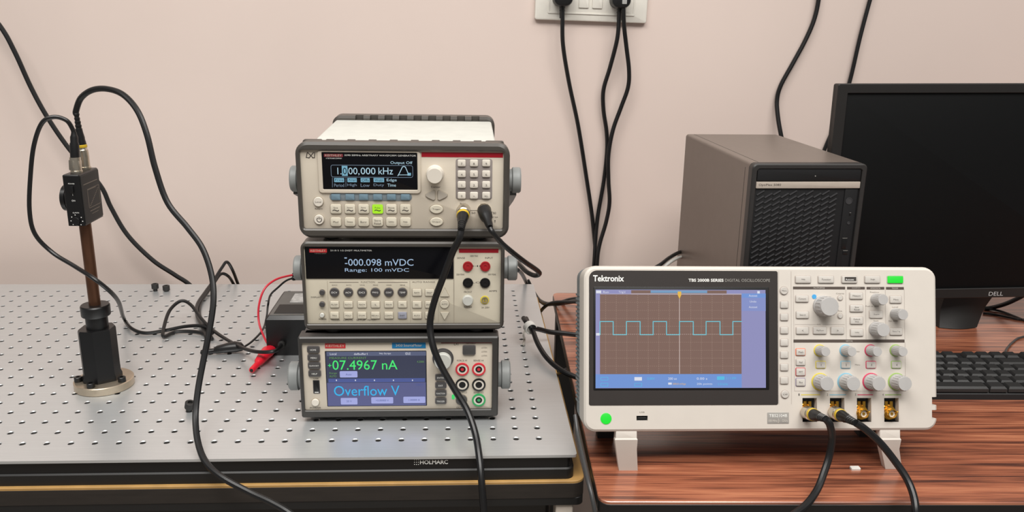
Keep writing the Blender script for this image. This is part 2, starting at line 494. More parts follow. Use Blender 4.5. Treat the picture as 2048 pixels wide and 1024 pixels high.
def jack(parent, P, px, py, rpx, ring, core, y0=0.0, name='banana_jack', hood='key_white'):
    x, z = P(px, py, y0); r = rpx * P.mm(px, py); mb = MB()
    mb.lathe([(r, -.4), (r, 1.4), (r * .78, 1.6), (r * .76, .9), (r * .55, .9)], (x, y0, z), (0, -1, 0), ring, 28)
    if hood: mb.lathe([(r * .76, -.2), (r * .76, 1.1), (r * .5, 1.2), (r * .46, .2)], (x, y0, z), (0, -1, 0), hood, 24)
    mb.lathe([(r * (.5 if hood else .72), 0), (r * (.5 if hood else .72), 1.25), (r * .28, 1.3), (r * .25, .8), (0, .8)], (x, y0, z), (0, -1, 0), core, 20)
    return mb.build(name, parent)
def pivots(root, P, lx, rx, py, ph, ax0, ax1, k='handle_grey', y=20.0, rear=200, arm=True):
    """carrying handle: two round pivots on the flanks, arms running back and a bar across behind"""
    z = P((lx[0] + lx[1]) / 2, py)[1]; r = ph / 2 * P.mm(lx[0], py)
    xl = P(lx[0], py)[0]; xr = P(rx[1], py)[0]
    mb = MB()
    mb.lathe([(r * .9, 0), (r, 1.5), (r, (ax0 - xl) * .55), (r * .86, (ax0 - xl) * .62), (r * .86, ax0 - xl)], (xl, y, z), (1, 0, 0), k, 32)
    mb.build('handle_pivot', root)
    mb = MB()
    mb.lathe([(r * .9, 0), (r, 1.5), (r, (xr - ax1) * .55), (r * .86, (xr - ax1) * .62), (r * .86, xr - ax1)], (xr, y, z), (-1, 0, 0), k, 32)
    mb.build('handle_pivot', root)
    if arm:
        mb = MB(); a, b = xl + 2.5, xr - 2.5
        mb.tube([(a, y, z - r * .5), (a, y + 40, z - r * .7), (a, rear, z - r * .7), (a + 6, rear + 12, z - r * .7), (b - 6, rear + 12, z - r * .7), (b, rear, z - r * .7), (b, y + 40, z - r * .7), (b, y, z - r * .5)], 3.6, 'bumper_cool', 8, 4)
        mb.build('carry_handle', root)

# ------------------------------------------------------------------ source meter (bottom of the stack)
sm = thing('source_meter', 'source meter with a colour touch screen, lowest of the three stacked instruments', 'source meter', (-154, 42, 0))
P = Panel(sm)
X0, X1, Z0, Z1 = -110.5, 110.5, 6, 103
mb = MB(); mb.plate(X0 + 3, X1 - 3, Z0 + 2, Z1, 14, 290, 'bumper_cool', 3, .5); mb.build('casing', sm)
mb = MB()
pa = P.rect(607, 684, 984, 818, 3)
mb.frame((X0, X1, Z0, Z1, 2.5), (pa[0], pa[1], pa[2], pa[3], 1.5), 0, 22, 'meter_frame', 1.6, deep=6)
mb.build('front_bezel', sm)
mb = MB(); mb.plate(pa[0] - 1, pa[1] + 1, pa[2] - 1, pa[3] + 1, 3, 8, 'panel_beige', 1, .2)
a = P.rect(882, 683, 984, 686.5, 2.9); mb.flat(a[0], a[1], a[2], a[3], 2.8, 'stripe_dark_red')
mb.build('front_panel', sm)
P.off = 3
for x in (-85, 85):
    for y in (14, 268):
        mb = MB(); mb.lathe([(9, 0), (10, 1), (10, 7)], (x, y + 6, 0), (0, 0, 1), 'soft_black', 20); mb.build('foot', sm)
mb = MB()
a = P.rect(650, 686.5, 691, 696.5); mb.plate(*a, 2.7, 3.2, 'logo_red', .3, .1); mb.text('KEITHLEY', (a[0] + a[1]) / 2, (a[2] + a[3]) / 2, 2.6, 'panel_cream', h=2.6, w=(a[1] - a[0]) * .9)
mb.build('maker_badge', sm)
mb = MB()
a = P.rect(784, 684, 851.5, 696.5); mb.plate(*a, 2.7, 3.2, 'logo_blue', .3, .1); mb.text('2450 SourceMeter', (a[0] + a[1]) / 2, (a[2] + a[3]) / 2, 2.6, 'panel_cream', h=3, w=(a[1] - a[0]) * .78)
mb.build('model_badge', sm)
# screen
S = P.rect(653.5, 703, 852, 811)
mb = MB(); mb.plate(S[0] - .8, S[1] + .8, S[2] - .8, S[3] + .8, 2.9, 4, 'window_black', .8, .1)
yy = 2.75
def em(mb, x0, y0, x1, y1, k, y): a = P.rect(x0, y0, x1, y1); mb.flat(a[0], a[1], a[2], a[3], y, k, .1)
em(mb, 653.5, 703, 852, 811, 'em_slate', yy)
em(mb, 653.5, 703, 852, 711.5, 'em_slatebar', yy - .1)
em(mb, 655, 765, 852, 811, 'em_lower', yy - .1)
em(mb, 657, 756.5, 850, 764, 'em_midbar', yy - .2)
scr = mb.build('touch_screen', sm)
mb = MB(); y3 = yy - .35
def tx(mb, s_, x0, y0, x1, y1, k, y):
    a = P.rect(x0, y0, x1, y1); mb.text(s_, (a[0] + a[1]) / 2, (a[2] + a[3]) / 2, y, k, h=a[3] - a[2], w=a[1] - a[0])
tx(mb, '07.4967 nA', 665, 720, 795, 739, 'em_greentext', y3); tx(mb, '+', 656, 727, 663, 734, 'em_greentext', y3)
tx(mb, 'Overflow V', 668, 771, 799, 791, 'em_cyan', y3)
tx(mb, 'MEASURE CURRENT', 659, 713.5, 733, 717.5, 'em_greensmall', y3)
tx(mb, 'Range', 659, 744, 674, 748.5, 'em_greensmall', y3); tx(mb, 'AUTO', 659, 750, 673, 754, 'em_greensmall', y3)
tx(mb, 'Local', 660, 705.5, 673, 709.5, 'em_white', y3); tx(mb, 'defbuffer1', 708, 705.5, 735, 709.5, 'em_white', y3)
tx(mb, 'No Script', 759, 705, 782, 709, 'em_white', y3); tx(mb, 'IDLE', 811, 704.5, 821, 709, 'em_white', y3); tx(mb, '4.2000', 834, 721, 848, 725, 'em_greensmall', y3); tx(mb, '5.000 V', 832, 767, 846, 771, 'em_midbar', y3)
for x0, y0, x1, y1, s_ in ((679.7, 742, 715, 754.5, 'Auto'), (681.7, 795.5, 715, 808.5, '20 V'), (742.6, 794, 786.5, 806.5, '+0.00000 V'), (806.8, 793, 850.6, 805.5, '1.00000 A')):
    a = P.rect(x0, y0, x1, y1); mb.plate(*a, y3 - .1, y3 + .2, 'em_button', 1, .1)
    mb.text(s_, (a[0] + a[1]) / 2, (a[2] + a[3]) / 2, y3 - .2, 'em_midbar', h=2.2)
for i in range(5):
    a = P.rect(672 + i * 38, 759, 674 + i * 38, 761.5); mb.flat(*a, y3, 'em_white')
mb.build('screen_lettering', scr)
for i, (t, wl) in enumerate((('HOME', .5), ('MENU', .5), ('QUICKSET', .8), ('HELP', .45))):
    yc = 698.5 + i * 15.9; dx = i * .9
    o = button(sm, P, 615 + dx, yc - 6, 639 + dx, yc + 6, 'key_dark', 'key', 2.2, 1.6, yb=3, line='tray_grey')
    mb = MB(); a = P.rect(627 - 12 * wl + dx, yc - 2, 627 + 12 * wl + dx, yc + 2); mb.text(t, (a[0] + a[1]) / 2, (a[2] + a[3]) / 2, .7, 'ink_white', h=1.9, w=a[1] - a[0]); mb.build('key_lettering', o)
for i, (t, wl) in enumerate((('ENTER', .7), ('EXIT', .45), ('FUNCTION', .85), ('TRIGGER', .8))):
    yc = 754 + i * 15.7
    o = button(sm, P, 871, yc - 5.6, 892.5, yc + 5.6, 'key_dark', 'key', 2.2, 1.4, yb=3, line='tray_grey')
    mb = MB(); a = P.rect(881.5 - 10 * wl, yc - 2, 881.5 + 10 * wl, yc + 2); mb.text(t, (a[0] + a[1]) / 2, (a[2] + a[3]) / 2, .7, 'ink_white', h=1.8, w=a[1] - a[0]); mb.build('key_lettering', o)
mb = MB(); a = P.rect(627.5, 761, 638.5, 786); mb.plate(a[0] - .7, a[1] + .7, a[2] - .5, a[3] + .5, 2.6, 3.2, 'key_dark', .6, .1); mb.plate(a[0], a[1], a[2] + 2, a[3], 2.4, 3.2, 'satin_black', .5, .1)
mb.flat(a[0] + 1, a[1] - 1, a[2] + .6, a[2] + 1.4, 2.4, 'ink_white'); mb.build('usb_port', sm)
roundbtn(sm, P, 631, 804, 7.5, 'key_white', 'power_button', 2.4, 'key_line', yb=3)
mb = MB()
tx(mb, 'POWER', 620, 814, 642, 817.5, 'ink', 2.9); tx(mb, 'USB', 627, 756, 637, 758.5, 'ink', 2.9)
tx(mb, 'LXI', 908, 685.5, 917, 690.5, 'ink', 2.9); tx(mb, 'TERMINALS', 931, 685, 951, 688, 'ink', 2.9)
for s_, x, y in (('FORCE HI', 924, 721), ('SENSE HI', 957, 721), ('FORCE LO', 924, 785), ('SENSE LO', 957, 785), ('OUTPUT', 923, 815)): tx(mb, s_, x - 10, y - 1.6, x + 10, y + 1.6, 'ink', 2.9)
for y in (694, 702, 710): tx(mb, 'LISTEN', 963, y, 974, y + 3, 'ink_soft', 2.9)
mb.build('panel_lettering', sm)
x, z = P(886, 716, 3); mb = MB()
mb.lathe([(11.8, -.5), (11.8, 1.2), (10.6, 1.6), (10.4, 6)], (x, 3, z), (0, -1, 0), 'key_dark', 32)
kn = mb.build('rotary_knob', sm)
mb = MB(); mb.lathe([(9.6, 1), (9.4, 11), (8.6, 12), (0, 12)], (x, 3, z), (0, -1, 0), 'case_white', 32); mb.build('knob_cap', kn)
button(sm, P, 926, 690.5, 950.5, 708.5, 'key_dark', 'terminals_button', 2, 1.6, yb=3, line='tray_grey')
for x, y, k in ((924.6, 738, 'ring_red'), (957.6, 738, 'ring_red'), (924.6, 769, 'satin_black'), (957.6, 769, 'satin_black'), (957.6, 799.5, 'ring_green')):
    jack(sm, P, x, y, 13.6, k, 'satin_black', 3)
roundbtn(sm, P, 923, 799, 11, 'key_dark', 'output_switch', 2.2, 'key_line', yb=3)
mb = MB(); a = P.rect(903.5, 789, 909.5, 798.5); mb.plate(*a, 2.5, 3.4, 'em_led', 1.5, .2); mb.build('output_light', sm)
pivots(sm, P, (572, 597), (1000, 1022), 768, 60, X0 + 3, X1 - 3, 'handle_grey', 26, arm=False)

# ------------------------------------------------------------------ multimeter (middle of the stack)
dmm = thing('multimeter', 'bench multimeter with a black display strip, middle of the three stacked instruments', 'multimeter', (-148, 50, 104))
P = Panel(dmm)
X0, X1, Z0, Z1 = -110, 110, 4, 105
mb = MB(); mb.plate(X0 + 4, X1 - 4, Z0 + 3, Z1 - 3, 12, 280, 'case_white', 3, .5); mb.build('casing', dmm)
pa = P.rect(611.5, 492.5, 1001, 646, 4)
mb = MB(); mb.frame((X0, X1, Z0, Z1, 8), (pa[0], pa[1], pa[2], pa[3], 1.2), 0, 24, 'bumper', 1.8, deep=6); mb.build('front_bumper', dmm)
mb = MB(); mb.frame((X0 + 2, X1 - 2, Z0, Z1 - 2, 8), (X0 + 12, X1 - 12, Z0 + 9, Z1 - 9, 3), 258, 284, 'bumper', 1.8, deep=280); mb.build('rear_bumper', dmm)
mb = MB(); mb.plate(pa[0] - 1, pa[1] + 1, pa[2] - 1, pa[3] + 1, 4, 9, 'panel_cream', 1, .2)
P.off = 4
a = P.rect(918, 497.5, 997, 505.5); mb.flat(*a, 3.8, 'stripe_red')
a = P.rect(907, 494, 908.5, 646); mb.flat(*a, 3.8, 'key_line')
for x in (656, 820, 876): a = P.rect(x, 562, x + .8, 644); mb.flat(*a, 3.85, 'key_line')
mb.build('front_panel', dmm)
for x in (-80, 80):
    for y in (16, 250):
        mb = MB(); mb.lathe([(9, 0), (10, 1), (10, 10)], (x, y, -1), (0, 0, 1), 'soft_black', 20); mb.build('foot', dmm)
mb = MB(); a = P.rect(611, 492, 907, 557); mb.plate(*a, 3.2, 5, 'window_black', .6, .2)
disp = mb.build('display_window', dmm)
mb = MB()
tx(mb, '-000.098 mVDC', 690, 517.5, 827, 531, 'em_vfd', 3.0); tx(mb, 'Range: 100 mVDC', 690, 536, 818, 545, 'em_vfd', 3.0)
a = P.rect(689, 514.5, 694, 516.5); mb.flat(*a, 3, 'em_vfd')
mb.build('readout', disp)
mb = MB(); a = P.rect(619, 497, 654, 504.5); mb.flat(*a, 3.05, 'logo_red'); mb.text('KEITHLEY', (a[0] + a[1]) / 2, (a[2] + a[3]) / 2, 2.95, 'panel_cream', h=2.2, w=(a[1] - a[0]) * .85)
tx(mb, 'A TEKTRONIX COMPANY', 629, 505.5, 653, 507.5, 'ink_soft', 2.95); tx(mb, '2110 5 1/2 DIGIT MULTIMETER', 661, 499, 744, 502, 'ink_white', 2.95)
mb.build('maker_lettering', disp)
xs = (669.2, 696.9, 724.2, 751, 777.8, 805)
for x, t in zip(xs, ('DCV', 'ACV', 'DCI', 'FREQ', 'CONT', 'TEMP')): roundbtn(dmm, P, x, 584, 9.2, 'key_dark', 'function_key', 2, 'key_line', t, 'ink_white', yb=4)
for x, t in zip(xs, ('FILTER', 'RATIO', 'MATH', '%', 'MX+B', 'REL')): button(dmm, P, x - 8.6, 602, x + 8.6, 615, 'key_cream', 'key', 1.4, 1, 'key_line', t, yb=4, th=1.7)
for i, (x, t) in enumerate(zip(xs, ('TRIG', 'HOLD', 'STORE', 'RECALL', 'CONFIG', 'SHIFT'))): button(dmm, P, x - 8.6, 623.5, x + 8.6, 637, 'key_slate' if i == 5 else 'key_cream', 'key', 1.4, 1, 'key_line', t, yb=4, th=1.7)
for x in (834, 859.5):
    for y0, t in ((578, 'RATE' if x < 850 else 'DIGIT'), (602, 'ESC' if x < 850 else 'ENTER'), (623.5, 'AUTO' if x < 850 else 'LOCAL')):
        button(dmm, P, x - 9, y0, x + 9, y0 + 13.5, 'key_cream', 'key', 1.4, 1, 'key_line', t, yb=4, th=1.7)
roundbtn(dmm, P, 889, 607.7, 9, 'key_cream', 'key', 1.6, 'key_line', 'AUTO', yb=4)
def tri(mb, pts, y0, y1, k): mb.loft([[(x, y1, z) for x, z in pts], [(x, y0, z) for x, z in pts]], k)
for pts in (((881, 592), (898, 592), (889.5, 576)), ((881, 624), (898, 624), (889.5, 639))):
    mb = MB(); q = [P(*p) for p in pts]; cx, cz = sum(a for a, b in q) / 3, sum(b for a, b in q) / 3
    tri(mb, [(cx + (a - cx) * 1.18, cz + (b - cz) * 1.18) for a, b in q], 3.7, 4.5, 'key_line'); tri(mb, q, 2.6, 4.5, 'key_cream'); mb.build('range_key', dmm)
for y in (584, 607.7): roundbtn(dmm, P, 644.7, y, 5.4, 'key_dark', 'display_button', 3, 'key_line', yb=4)
roundbtn(dmm, P, 644.6, 629.5, 4.5, 'case_white', 'power_button', 3, 'key_line', yb=4)
for x, y, k in ((935.8, 532.4, 'jack_red'), (970.6, 532.4, 'jack_red'), (935.8, 565.4, 'satin_black'), (970.2, 565.4, 'satin_black')):
    jack(dmm, P, x, y, 10.2, k, k, 4, hood=None)
knob(dmm, P, 935.5, 600, 11, 4, 'case_white', 'terminal_selector', flutes=False, y0=4)
mb = MB(); x, z = P(969.6, 599.5); mb.lathe([(4.8, -.3), (4.8, .8), (3.6, 1)], (x, 4, z), (0, -1, 0), 'c_yellow', 24); mb.lathe([(3.8, 0), (3.6, 1.6), (2.3, 1.8), (2.2, .9), (1.3, .9), (1.2, 1.9), (0, 1.9)], (x, 4, z), (0, -1, 0), 'nickel', 24); mb.build('fuse_holder', dmm)
mb = MB()
tx(mb, 'FUNCTION', 722, 562.5, 750, 566, 'ink_soft', 3.9)
for x0, x1 in ((659, 717), (756, 815)): a = P.rect(x0, 564, x1, 565); mb.flat(*a, 3.85, 'ink_soft')
tx(mb, 'DISPLAY', 622, 593, 641, 596, 'ink', 3.9); tx(mb, 'POWER', 638, 637, 653, 640, 'ink', 3.9); tx(mb, 'AUTO RANGE', 824, 562.5, 870, 565.5, 'ink_soft', 3.9)
for x, s_ in ((671, 'TRIGGER'), (696, 'LIMITS'), (722, 'SETUP'), (744, 'MEMORY')): tx(mb, s_, x - 9, 638.5, x + 9, 641.5, 'ink', 3.9)
for x, s_ in zip(xs, ('DCI', 'ACI', 'W4', 'PERIOD', 'DIODE', 'SENS')): tx(mb, s_, x - 5, 569, x + 5, 571.5, 'ink_soft', 3.9)
for x, y, s_ in ((922, 516, 'SENSE'), (948, 512, '1000V MAX'), (978, 516, 'INPUT'), (953, 532, 'HI'), (953, 565, 'LO'), (921, 549, '350V PEAK'), (984, 549, '500V PEAK'), (936, 584, 'FRONT'), (936, 614, 'FRONT/REAR'), (971, 615, '3A 250V'), (986, 582, 'AMPS')): tx(mb, s_, x - 8, y - 1.7, x + 8, y + 1.7, 'ink', 3.9)
mb.build('panel_lettering', dmm)
pivots(dmm, P, (583, 600), (1014, 1036), 546, 52, X0 + 3, X1 - 3, 'handle_grey', 24, arm=False)

# ------------------------------------------------------------------ waveform generator (top of the stack)
awg = thing('waveform_generator', 'waveform generator with knob and keypad, topmost of the three stacked instruments', 'waveform generator', (-146, 50, 210.5), (R(1.3), 0, 0))
P = Panel(awg)
X0, X1, Z0, Z1 = -112, 112, 2.5, 106
mb = MB(); mb.plate(X0 + 14, X1 - 14, 10, Z1 - 3.5, 10, 212, 'case_white', 3, .5); mb.build('casing', awg)
pa = P.rect(604, 300.5, 1006.5, 457, 4)
def bumper(root, x0, x1, z0, z1, inn, y0, y1, teeth, side, name):
    mb = MB(); mb.frame((x0, x1, z0, z1, 13), inn, y0, y1, 'bumper', 3, deep=y1)
    n = teeth
    for i in range(n):                                   # castellated lip along the upper edge
        t0 = x0 + 34 + i * (x1 - x0 - 68) / (n - 1)
        a, b = (y1 - 1, y1 + 6) if side > 0 else (y0 + 8, y0 + 16)
        if side > 0: mb.plate(t0 - 4.2, t0 + 4.2, z1 - 5, z1, a, b, 'bumper', .6, .4)
    if side > 0:
        mb.plate(x0 + 6, x0 + 26, z1 - 9, z1, y1 - 1, y1 + 6, 'bumper', 2, .4); mb.plate(x1 - 26, x1 - 6, z1 - 9, z1, y1 - 1, y1 + 6, 'bumper', 2, .4)
    o = mb.build(name, root); return o
bumper(awg, X0, X1, Z0, Z1, (pa[0], pa[1], pa[2], pa[3], 2.5), 0, 15, 8, 1, 'front_bumper')
rbz = 121; 
mb = MB(); mb.frame((X0 + 10, X1 - 10, 6, Z1 + 2, 11), (X0 + 18, X1 - 18, 16, Z1 - 5, 3), 192, 214, 'bumper', 3, deep=206)
rbo = mb.build('rear_bumper', awg)
cut(rbo, [(-73 + i * 18.2, -63 + i * 18.2, 188, 201, Z1 - 3.2, Z1 + 6) for i in range(9)], 'bumper')
mb = MB(); mb.plate(pa[0] - 1, pa[1] + 1, pa[2] - 1, pa[3] + 1, 4, 9, 'panel_beige', 2, .2)
P.off = 4
a = P.rect(843, 305, 1006, 314.5); mb.flat(*a, 3.8, 'stripe_red'); mb.build('front_panel', awg)
for x in (-80, 80):
    for y in (18, 190):
        mb = MB(); mb.lathe([(9, 0), (10, 1), (10, 13)], (x, y, -1 if y < 50 else -4.4), (0, 0, 1), 'soft_black', 20); mb.build('foot', awg)
mb = MB(); a = P.rect(636, 301.5, 842, 386.5); b_ = P.rect(645, 304.5, 835, 379)
mb.frame((*a, 4), (*b_, 1), 2.2, 4.5, 'panel_beige', .8, deep=4); mb.build('display_bezel', awg)
mb = MB(); mb.plate(b_[0] - .5, b_[1] + .5, b_[2] - .5, b_[3] + .5, 3.4, 5, 'window_black', 1, .1); disp = mb.build('display_window', awg)
mb = MB(); y3 = 3.25
a = P.rect(648, 307.5, 686, 313.5); mb.flat(*a, y3, 'logo_maroon'); mb.text('KEITHLEY', (a[0] + a[1]) / 2, (a[2] + a[3]) / 2, y3 - .1, 'panel_beige', h=2.2, w=(a[1] - a[0]) * .88)
tx(mb, 'A TEKTRONIX COMPANY', 652, 315.3, 684, 317.6, 'ink_white', y3); tx(mb, '3390 50MHz ARBITRARY WAVEFORM GENERATOR', 689, 309, 832, 312.3, 'ink_white', y3)
mb.build('maker_lettering', disp)
mb = MB()
tx(mb, 'Output Off', 781, 322.5, 825, 329.5, 'em_pale', y3)
def outline(mb, x0, y0, x1, y1, k, y, t=.45, r=2.2):
    a = P.rect(x0, y0, x1, y1); O = rr(*a, r, 4); I = rr(a[0] + t, a[1] - t, a[2] + t, a[3] - t, max(r - t, .1), 4)
    n = len(O); mb.add([(p[0], y, p[1]) for p in O + I], [(i, (i + 1) % n, n + (i + 1) % n, n + i) for i in range(n)], k)
outline(mb, 662, 330, 826, 354.5, 'em_pale_dim', y3)
tx(mb, '1.', 675, 335, 683, 348.5, 'em_pale', y3)
a = P.rect(684, 331.5, 695.3, 351.5); mb.flat(*a, y3, 'em_block'); tx(mb, '0', 686, 335, 693.5, 348.5, 'window_black', y3 - .1)
tx(mb, '00,', 697, 335, 719, 350.5, 'em_pale', y3); tx(mb, '000', 721.5, 335, 751, 348.5, 'em_pale', y3); tx(mb, 'kHz', 757, 335, 786, 348.5, 'em_pale', y3)
def line(mb, pts, wd, k, y):
    q = [Vector((*P(*p),)) for p in pts]
    for a, b in zip(q, q[1:]):
        d = (b - a).normalized(); nrm = Vector((-d.y, d.x)) * wd / 2; a2 = a - d * wd / 2; b2 = b + d * wd / 2
        vs = [a2 + nrm, b2 + nrm, b2 - nrm, a2 - nrm]
        mb.add([(v.x, y, v.y) for v in vs], [(0, 1, 2, 3)], k)
line(mb, [(796, 351), (799, 346), (805, 333.5), (808, 332.5), (811, 334), (817, 348)], .8, 'em_pale', y3)
line(mb, [(797, 349.5), (819, 349.5)], .6, 'em_pale', y3); a = P.rect(815, 345.5, 822, 351); mb.flat(*a, y3, 'em_block')
for x0, x1, s1, s2 in ((668.5, 688.5, 'Freq', 'Period'), (695, 713.6, 'Ampl', 'High'), (721.5, 739.5, 'Offs', 'Low'), (747.3, 768.3, 'Width', 'Duty')):
    a = P.rect(x0, 355.8, x1, 364); mb.flat(*a, y3 - .02, 'em_block'); tx(mb, s1, x0 + 2, 357.5, x1 - 2, 362.5, 'window_black', y3 - .12)
    tx(mb, s2, x0, 367, x1, 373.5, 'em_pale_dim', y3)
tx(mb, 'Edge', 773.5, 357, 793.5, 364, 'em_pale', y3); tx(mb, 'Time', 775, 367, 792, 373, 'em_pale', y3)
line(mb, [(665, 355), (665, 374)], .4, 'em_pale_dim', y3); line(mb, [(692, 356), (692, 373)], .4, 'em_pale_dim', y3)
mb.build('screen_lettering', disp)
fxs = (672, 700.3, 727.5, 755.5, 783, 811)
mb = MB(); a = P.rect(659, 386.5, 824, 401.5); mb.plate(*a, 3.6, 4.6, 'tray_blue', 4, .2); tr = mb.build('softkey_tray', awg)
for x in fxs: button(awg, P, x - 9, 388, x + 9, 399.5, 'key_blue', 'softkey', 2, .8, yb=4)
for i, (x, t) in enumerate(zip(fxs, ('Sine', 'Square', 'Ramp', 'Pulse', 'Noise', 'Arb'))):
    button(awg, P, x - 10.6, 408.5, x + 10.6, 426.5, 'em_green_key' if i == 3 else 'key_cream', 'waveform_key', 1.8, 1.6, 'key_line', t + '|~', 'ink', yb=4, th=2)
for x, t in zip(fxs, ('Mod', 'Sweep', 'Burst', 'Store|Recall', 'Utility', 'Help')): button(awg, P, x - 10.6, 434.5, x + 10.6, 452, 'key_cream', 'menu_key', 1.8, 2.2, 'key_line', t, yb=4, th=2.2)
roundbtn(awg, P, 637, 403, 9.6, 'key_white', 'local_button', 2.2, 'key_line', 'Local', yb=4)
o = roundbtn(awg, P, 638.5, 438.5, 9.8, 'key_white', 'power_button', 2.2, 'key_line', yb=4)
mb = MB(); x, z = P(638.5, 439.5, 2)
for i in range(12):
    a0, a1 = R(120 + 300 * i / 12), R(120 + 300 * (i + 1) / 12)
    mb.add([(x + r * math.cos(a), 1.7, z + r * math.sin(a)) for r, a in ((2.1, a0), (2.9, a0), (2.9, a1), (2.1, a1))], [(0, 1, 2, 3)], 'ink')
mb.flat(x - .4, x + .4, z + .6, z + 3.1, 1.6, 'ink', .1); mb.build('power_symbol', o)
knob(awg, P, 870, 347, 17.6, 13, 'key_white', 'rotary_knob', flutes=False, y0=4)
for sx, cx in ((-1, 861), (1, 885)):
    mb = MB(); q = []
    for dx, dy in ((9, 8), (9, -8), (6, -9.5), (-5, -4.5), (-9.5, -1.5), (-9.5, 1.5), (-5, 4.5), (6, 9.5)): q.append(P(cx - sx * dx, 390 + dy))
    cx_, cz_ = sum(a for a, b in q) / 8, sum(b for a, b in q) / 8
    tri(mb, [(cx_ + (a - cx_) * 1.12, cz_ + (b - cz_) * 1.12) for a, b in q], 3.6, 4.5, 'key_line'); tri(mb, q, 2.4, 4.5, 'arrow_grey'); mb.build('arrow_button', awg)
for y, t in ((417.8, 'Trigger'), (443, 'Output')): roundbtn(awg, P, 873, y, 8.6, 'key_cream', 'trigger_button' if y < 430 else 'output_button', 2, 'key_line', t, sx=1.5, yb=4)
mb = MB(); a = P.rect(911.5, 317.5, 984.5, 398.5); mb.plate(*a, 3.6, 4.6, 'tray_grey', 2.5, .2); kp = mb.build('keypad', awg)
for j, row in enumerate(('789', '456', '123', '0.-')):
    for i, t in enumerate(row):
        x = 923.4 + i * 24.5; y = 326 + j * 21.5
        mb = MB(); a = P.rect(x - 8, y - 6.8, x + 8, y + 6.2); mb.plate(*a, 1.8, 4, 'key_white', 1.3, .5)
        vs, fs, bb_ = glyphs(t); hh = 2.6 if t in '0123456789' else .7
        mb.text('+/-' if t == '-' else t, (a[0] + a[1]) / 2, (a[2] + a[3]) / 2 - .6, 1.72, 'ink', h=2.4 if t != '.' else .8); mb.build('key', kp)
mb = MB()
line(mb, [(614.5, 305), (612.5, 315), (618, 315.5)], .75, 'ink', 3.8); line(mb, [(616, 305.5), (626, 315.5)], .75, 'ink', 3.8); line(mb, [(618, 316), (627, 305)], .75, 'ink', 3.8); line(mb, [(629.5, 305), (629, 315.5), (625, 315.5)], .75, 'ink', 3.8); mb.build('compliance_logo', awg); mb = MB(); tx(mb, 'Cursor', 862, 372, 881, 375.5, 'ink', 3.8); mb.build('knob_lettering', awg); mb = MB(); tx(mb, 'Sync', 920, 405.5, 931, 408.5, 'ink', 3.8); tx(mb, 'Output', 961, 406.5, 977, 410, 'ink_soft', 3.8)
mk = MB(); tx(mk, 'Return', 630, 416, 645, 418.8, 'ink', 3.8); mk.build('button_lettering', awg)
tx(mb, '50', 943, 424, 951, 427.5, 'ink', 3.8); tx(mb, '50', 986, 424, 992, 428, 'ink', 3.8); tx(mb, '10 Vpk', 984, 433, 996, 436, 'ink', 3.8); tx(mb, '!', 989, 440, 991, 445, 'ink', 3.8)
line(mb, [(941, 421), (956, 421)], .4, 'ink', 3.8); line(mb, [(981, 424), (985, 424)], .4, 'ink', 3.8)
mb.build('panel_lettering', awg)
_, AW1 = bnc(awg, P, 927, 421, 4, L=10); _, AW2 = bnc(awg, P, 968.5, 420, 4, L=10)
pivots(awg, P, (575, 597), (1019, 1043.5), 365, 54, X0 + 3, X1 - 3, 'handle_grey', 24, arm=False)
mb = MB()
for sx in (-1, 1):
    x0, x1 = sorted((sx * 114, sx * 121))
    L = [[(x, y, z) for x, z in ((x0, zc - hh), (x1, zc - hh), (x1, zc + hh), (x0, zc + hh))] for y, zc, hh in ((26, 58, 13), (80, 36, 10), (180, 2, 8), (305, -38, 6))]
    mb.loft(L, 'bumper_cool')
mb.box(-121, 121, 298, 306, -44, -32, 'bumper_cool'); mb.build('carry_handle', awg)
AWo = Vector(awg.location) / MM

# ------------------------------------------------------------------ oscilloscope
sc = thing('oscilloscope', 'white four channel oscilloscope with a square wave on its screen', 'oscilloscope', (226.3, -58, 35.5), (R(-17), 0, R(-.6)))
P = Panel(sc)
W2, H = 186.5, 171
def sco(ins, r):
    q = rr(-W2 + ins, W2 - ins, ins, H - ins, max(r - ins, 1), 6)
    return q
mb = MB()
mb.loft([[(x * .97, 96, z * .97 + 2) for x, z in sco(3, 12)], [(x, 70, z) for x, z in sco(2.2, 13)], [(x, 35, z) for x, z in sco(1.0, 13)]], 'scope_side'); mb.build('rear_case', sc, 40)
mb = MB()
mb.loft([[(x, 36, z) for x, z in sco(0.8, 13)], [(x, 5, z) for x, z in sco(0, 13)],
         [(x, 1.5, z) for x, z in sco(1.0, 13)], [(x, 0, z) for x, z in sco(3.2, 13)]], 'scope_white')
body = mb.build('front_case', sc, 40)
bays = [P.rect(x0, 796, x1, 844) for x0, x1 in ((1605, 1634), (1660, 1689), (1714, 1742.5), (1768.5, 1797.5))]
usb = P.rect(1273, 831.5, 1295.5, 841.5)
nt = [P.rect(1864, 794, 1880, 811), P.rect(1864, 820, 1880, 838)]
cut(body, [(a[0], a[1], -2, 8, a[2], a[3]) for a in bays] + [(usb[0], usb[1], -2, 8, usb[2], usb[3])] + [(a[0], a[1] + 6, -3, 12, a[2], a[3]) for a in nt], 'scope_white')
for a in bays:
    mb = MB(); mb.box(a[0] + .02, a[1] - .4, 7, 7.9, a[2], a[3], 'satin_black'); mb.box(a[0] + .02, a[0] + .3, .6, 7.5, a[2] + .05, a[3] - .05, 'satin_black'); mb.box(a[0] + .05, a[1] - .05, .8, 7.5, a[2] + .02, a[2] + .3, 'satin_black')
    xm = (a[0] + a[1]) / 2 - 1
    for s_ in (-1, 1): mb.box(xm + s_ * 2.6 - 1.5, xm + s_ * 2.6 + 1.5, 3.5, 7.1, a[3] - 11, a[3] - 4, 'brass_gold')
    mb.build('probe_bay', sc)
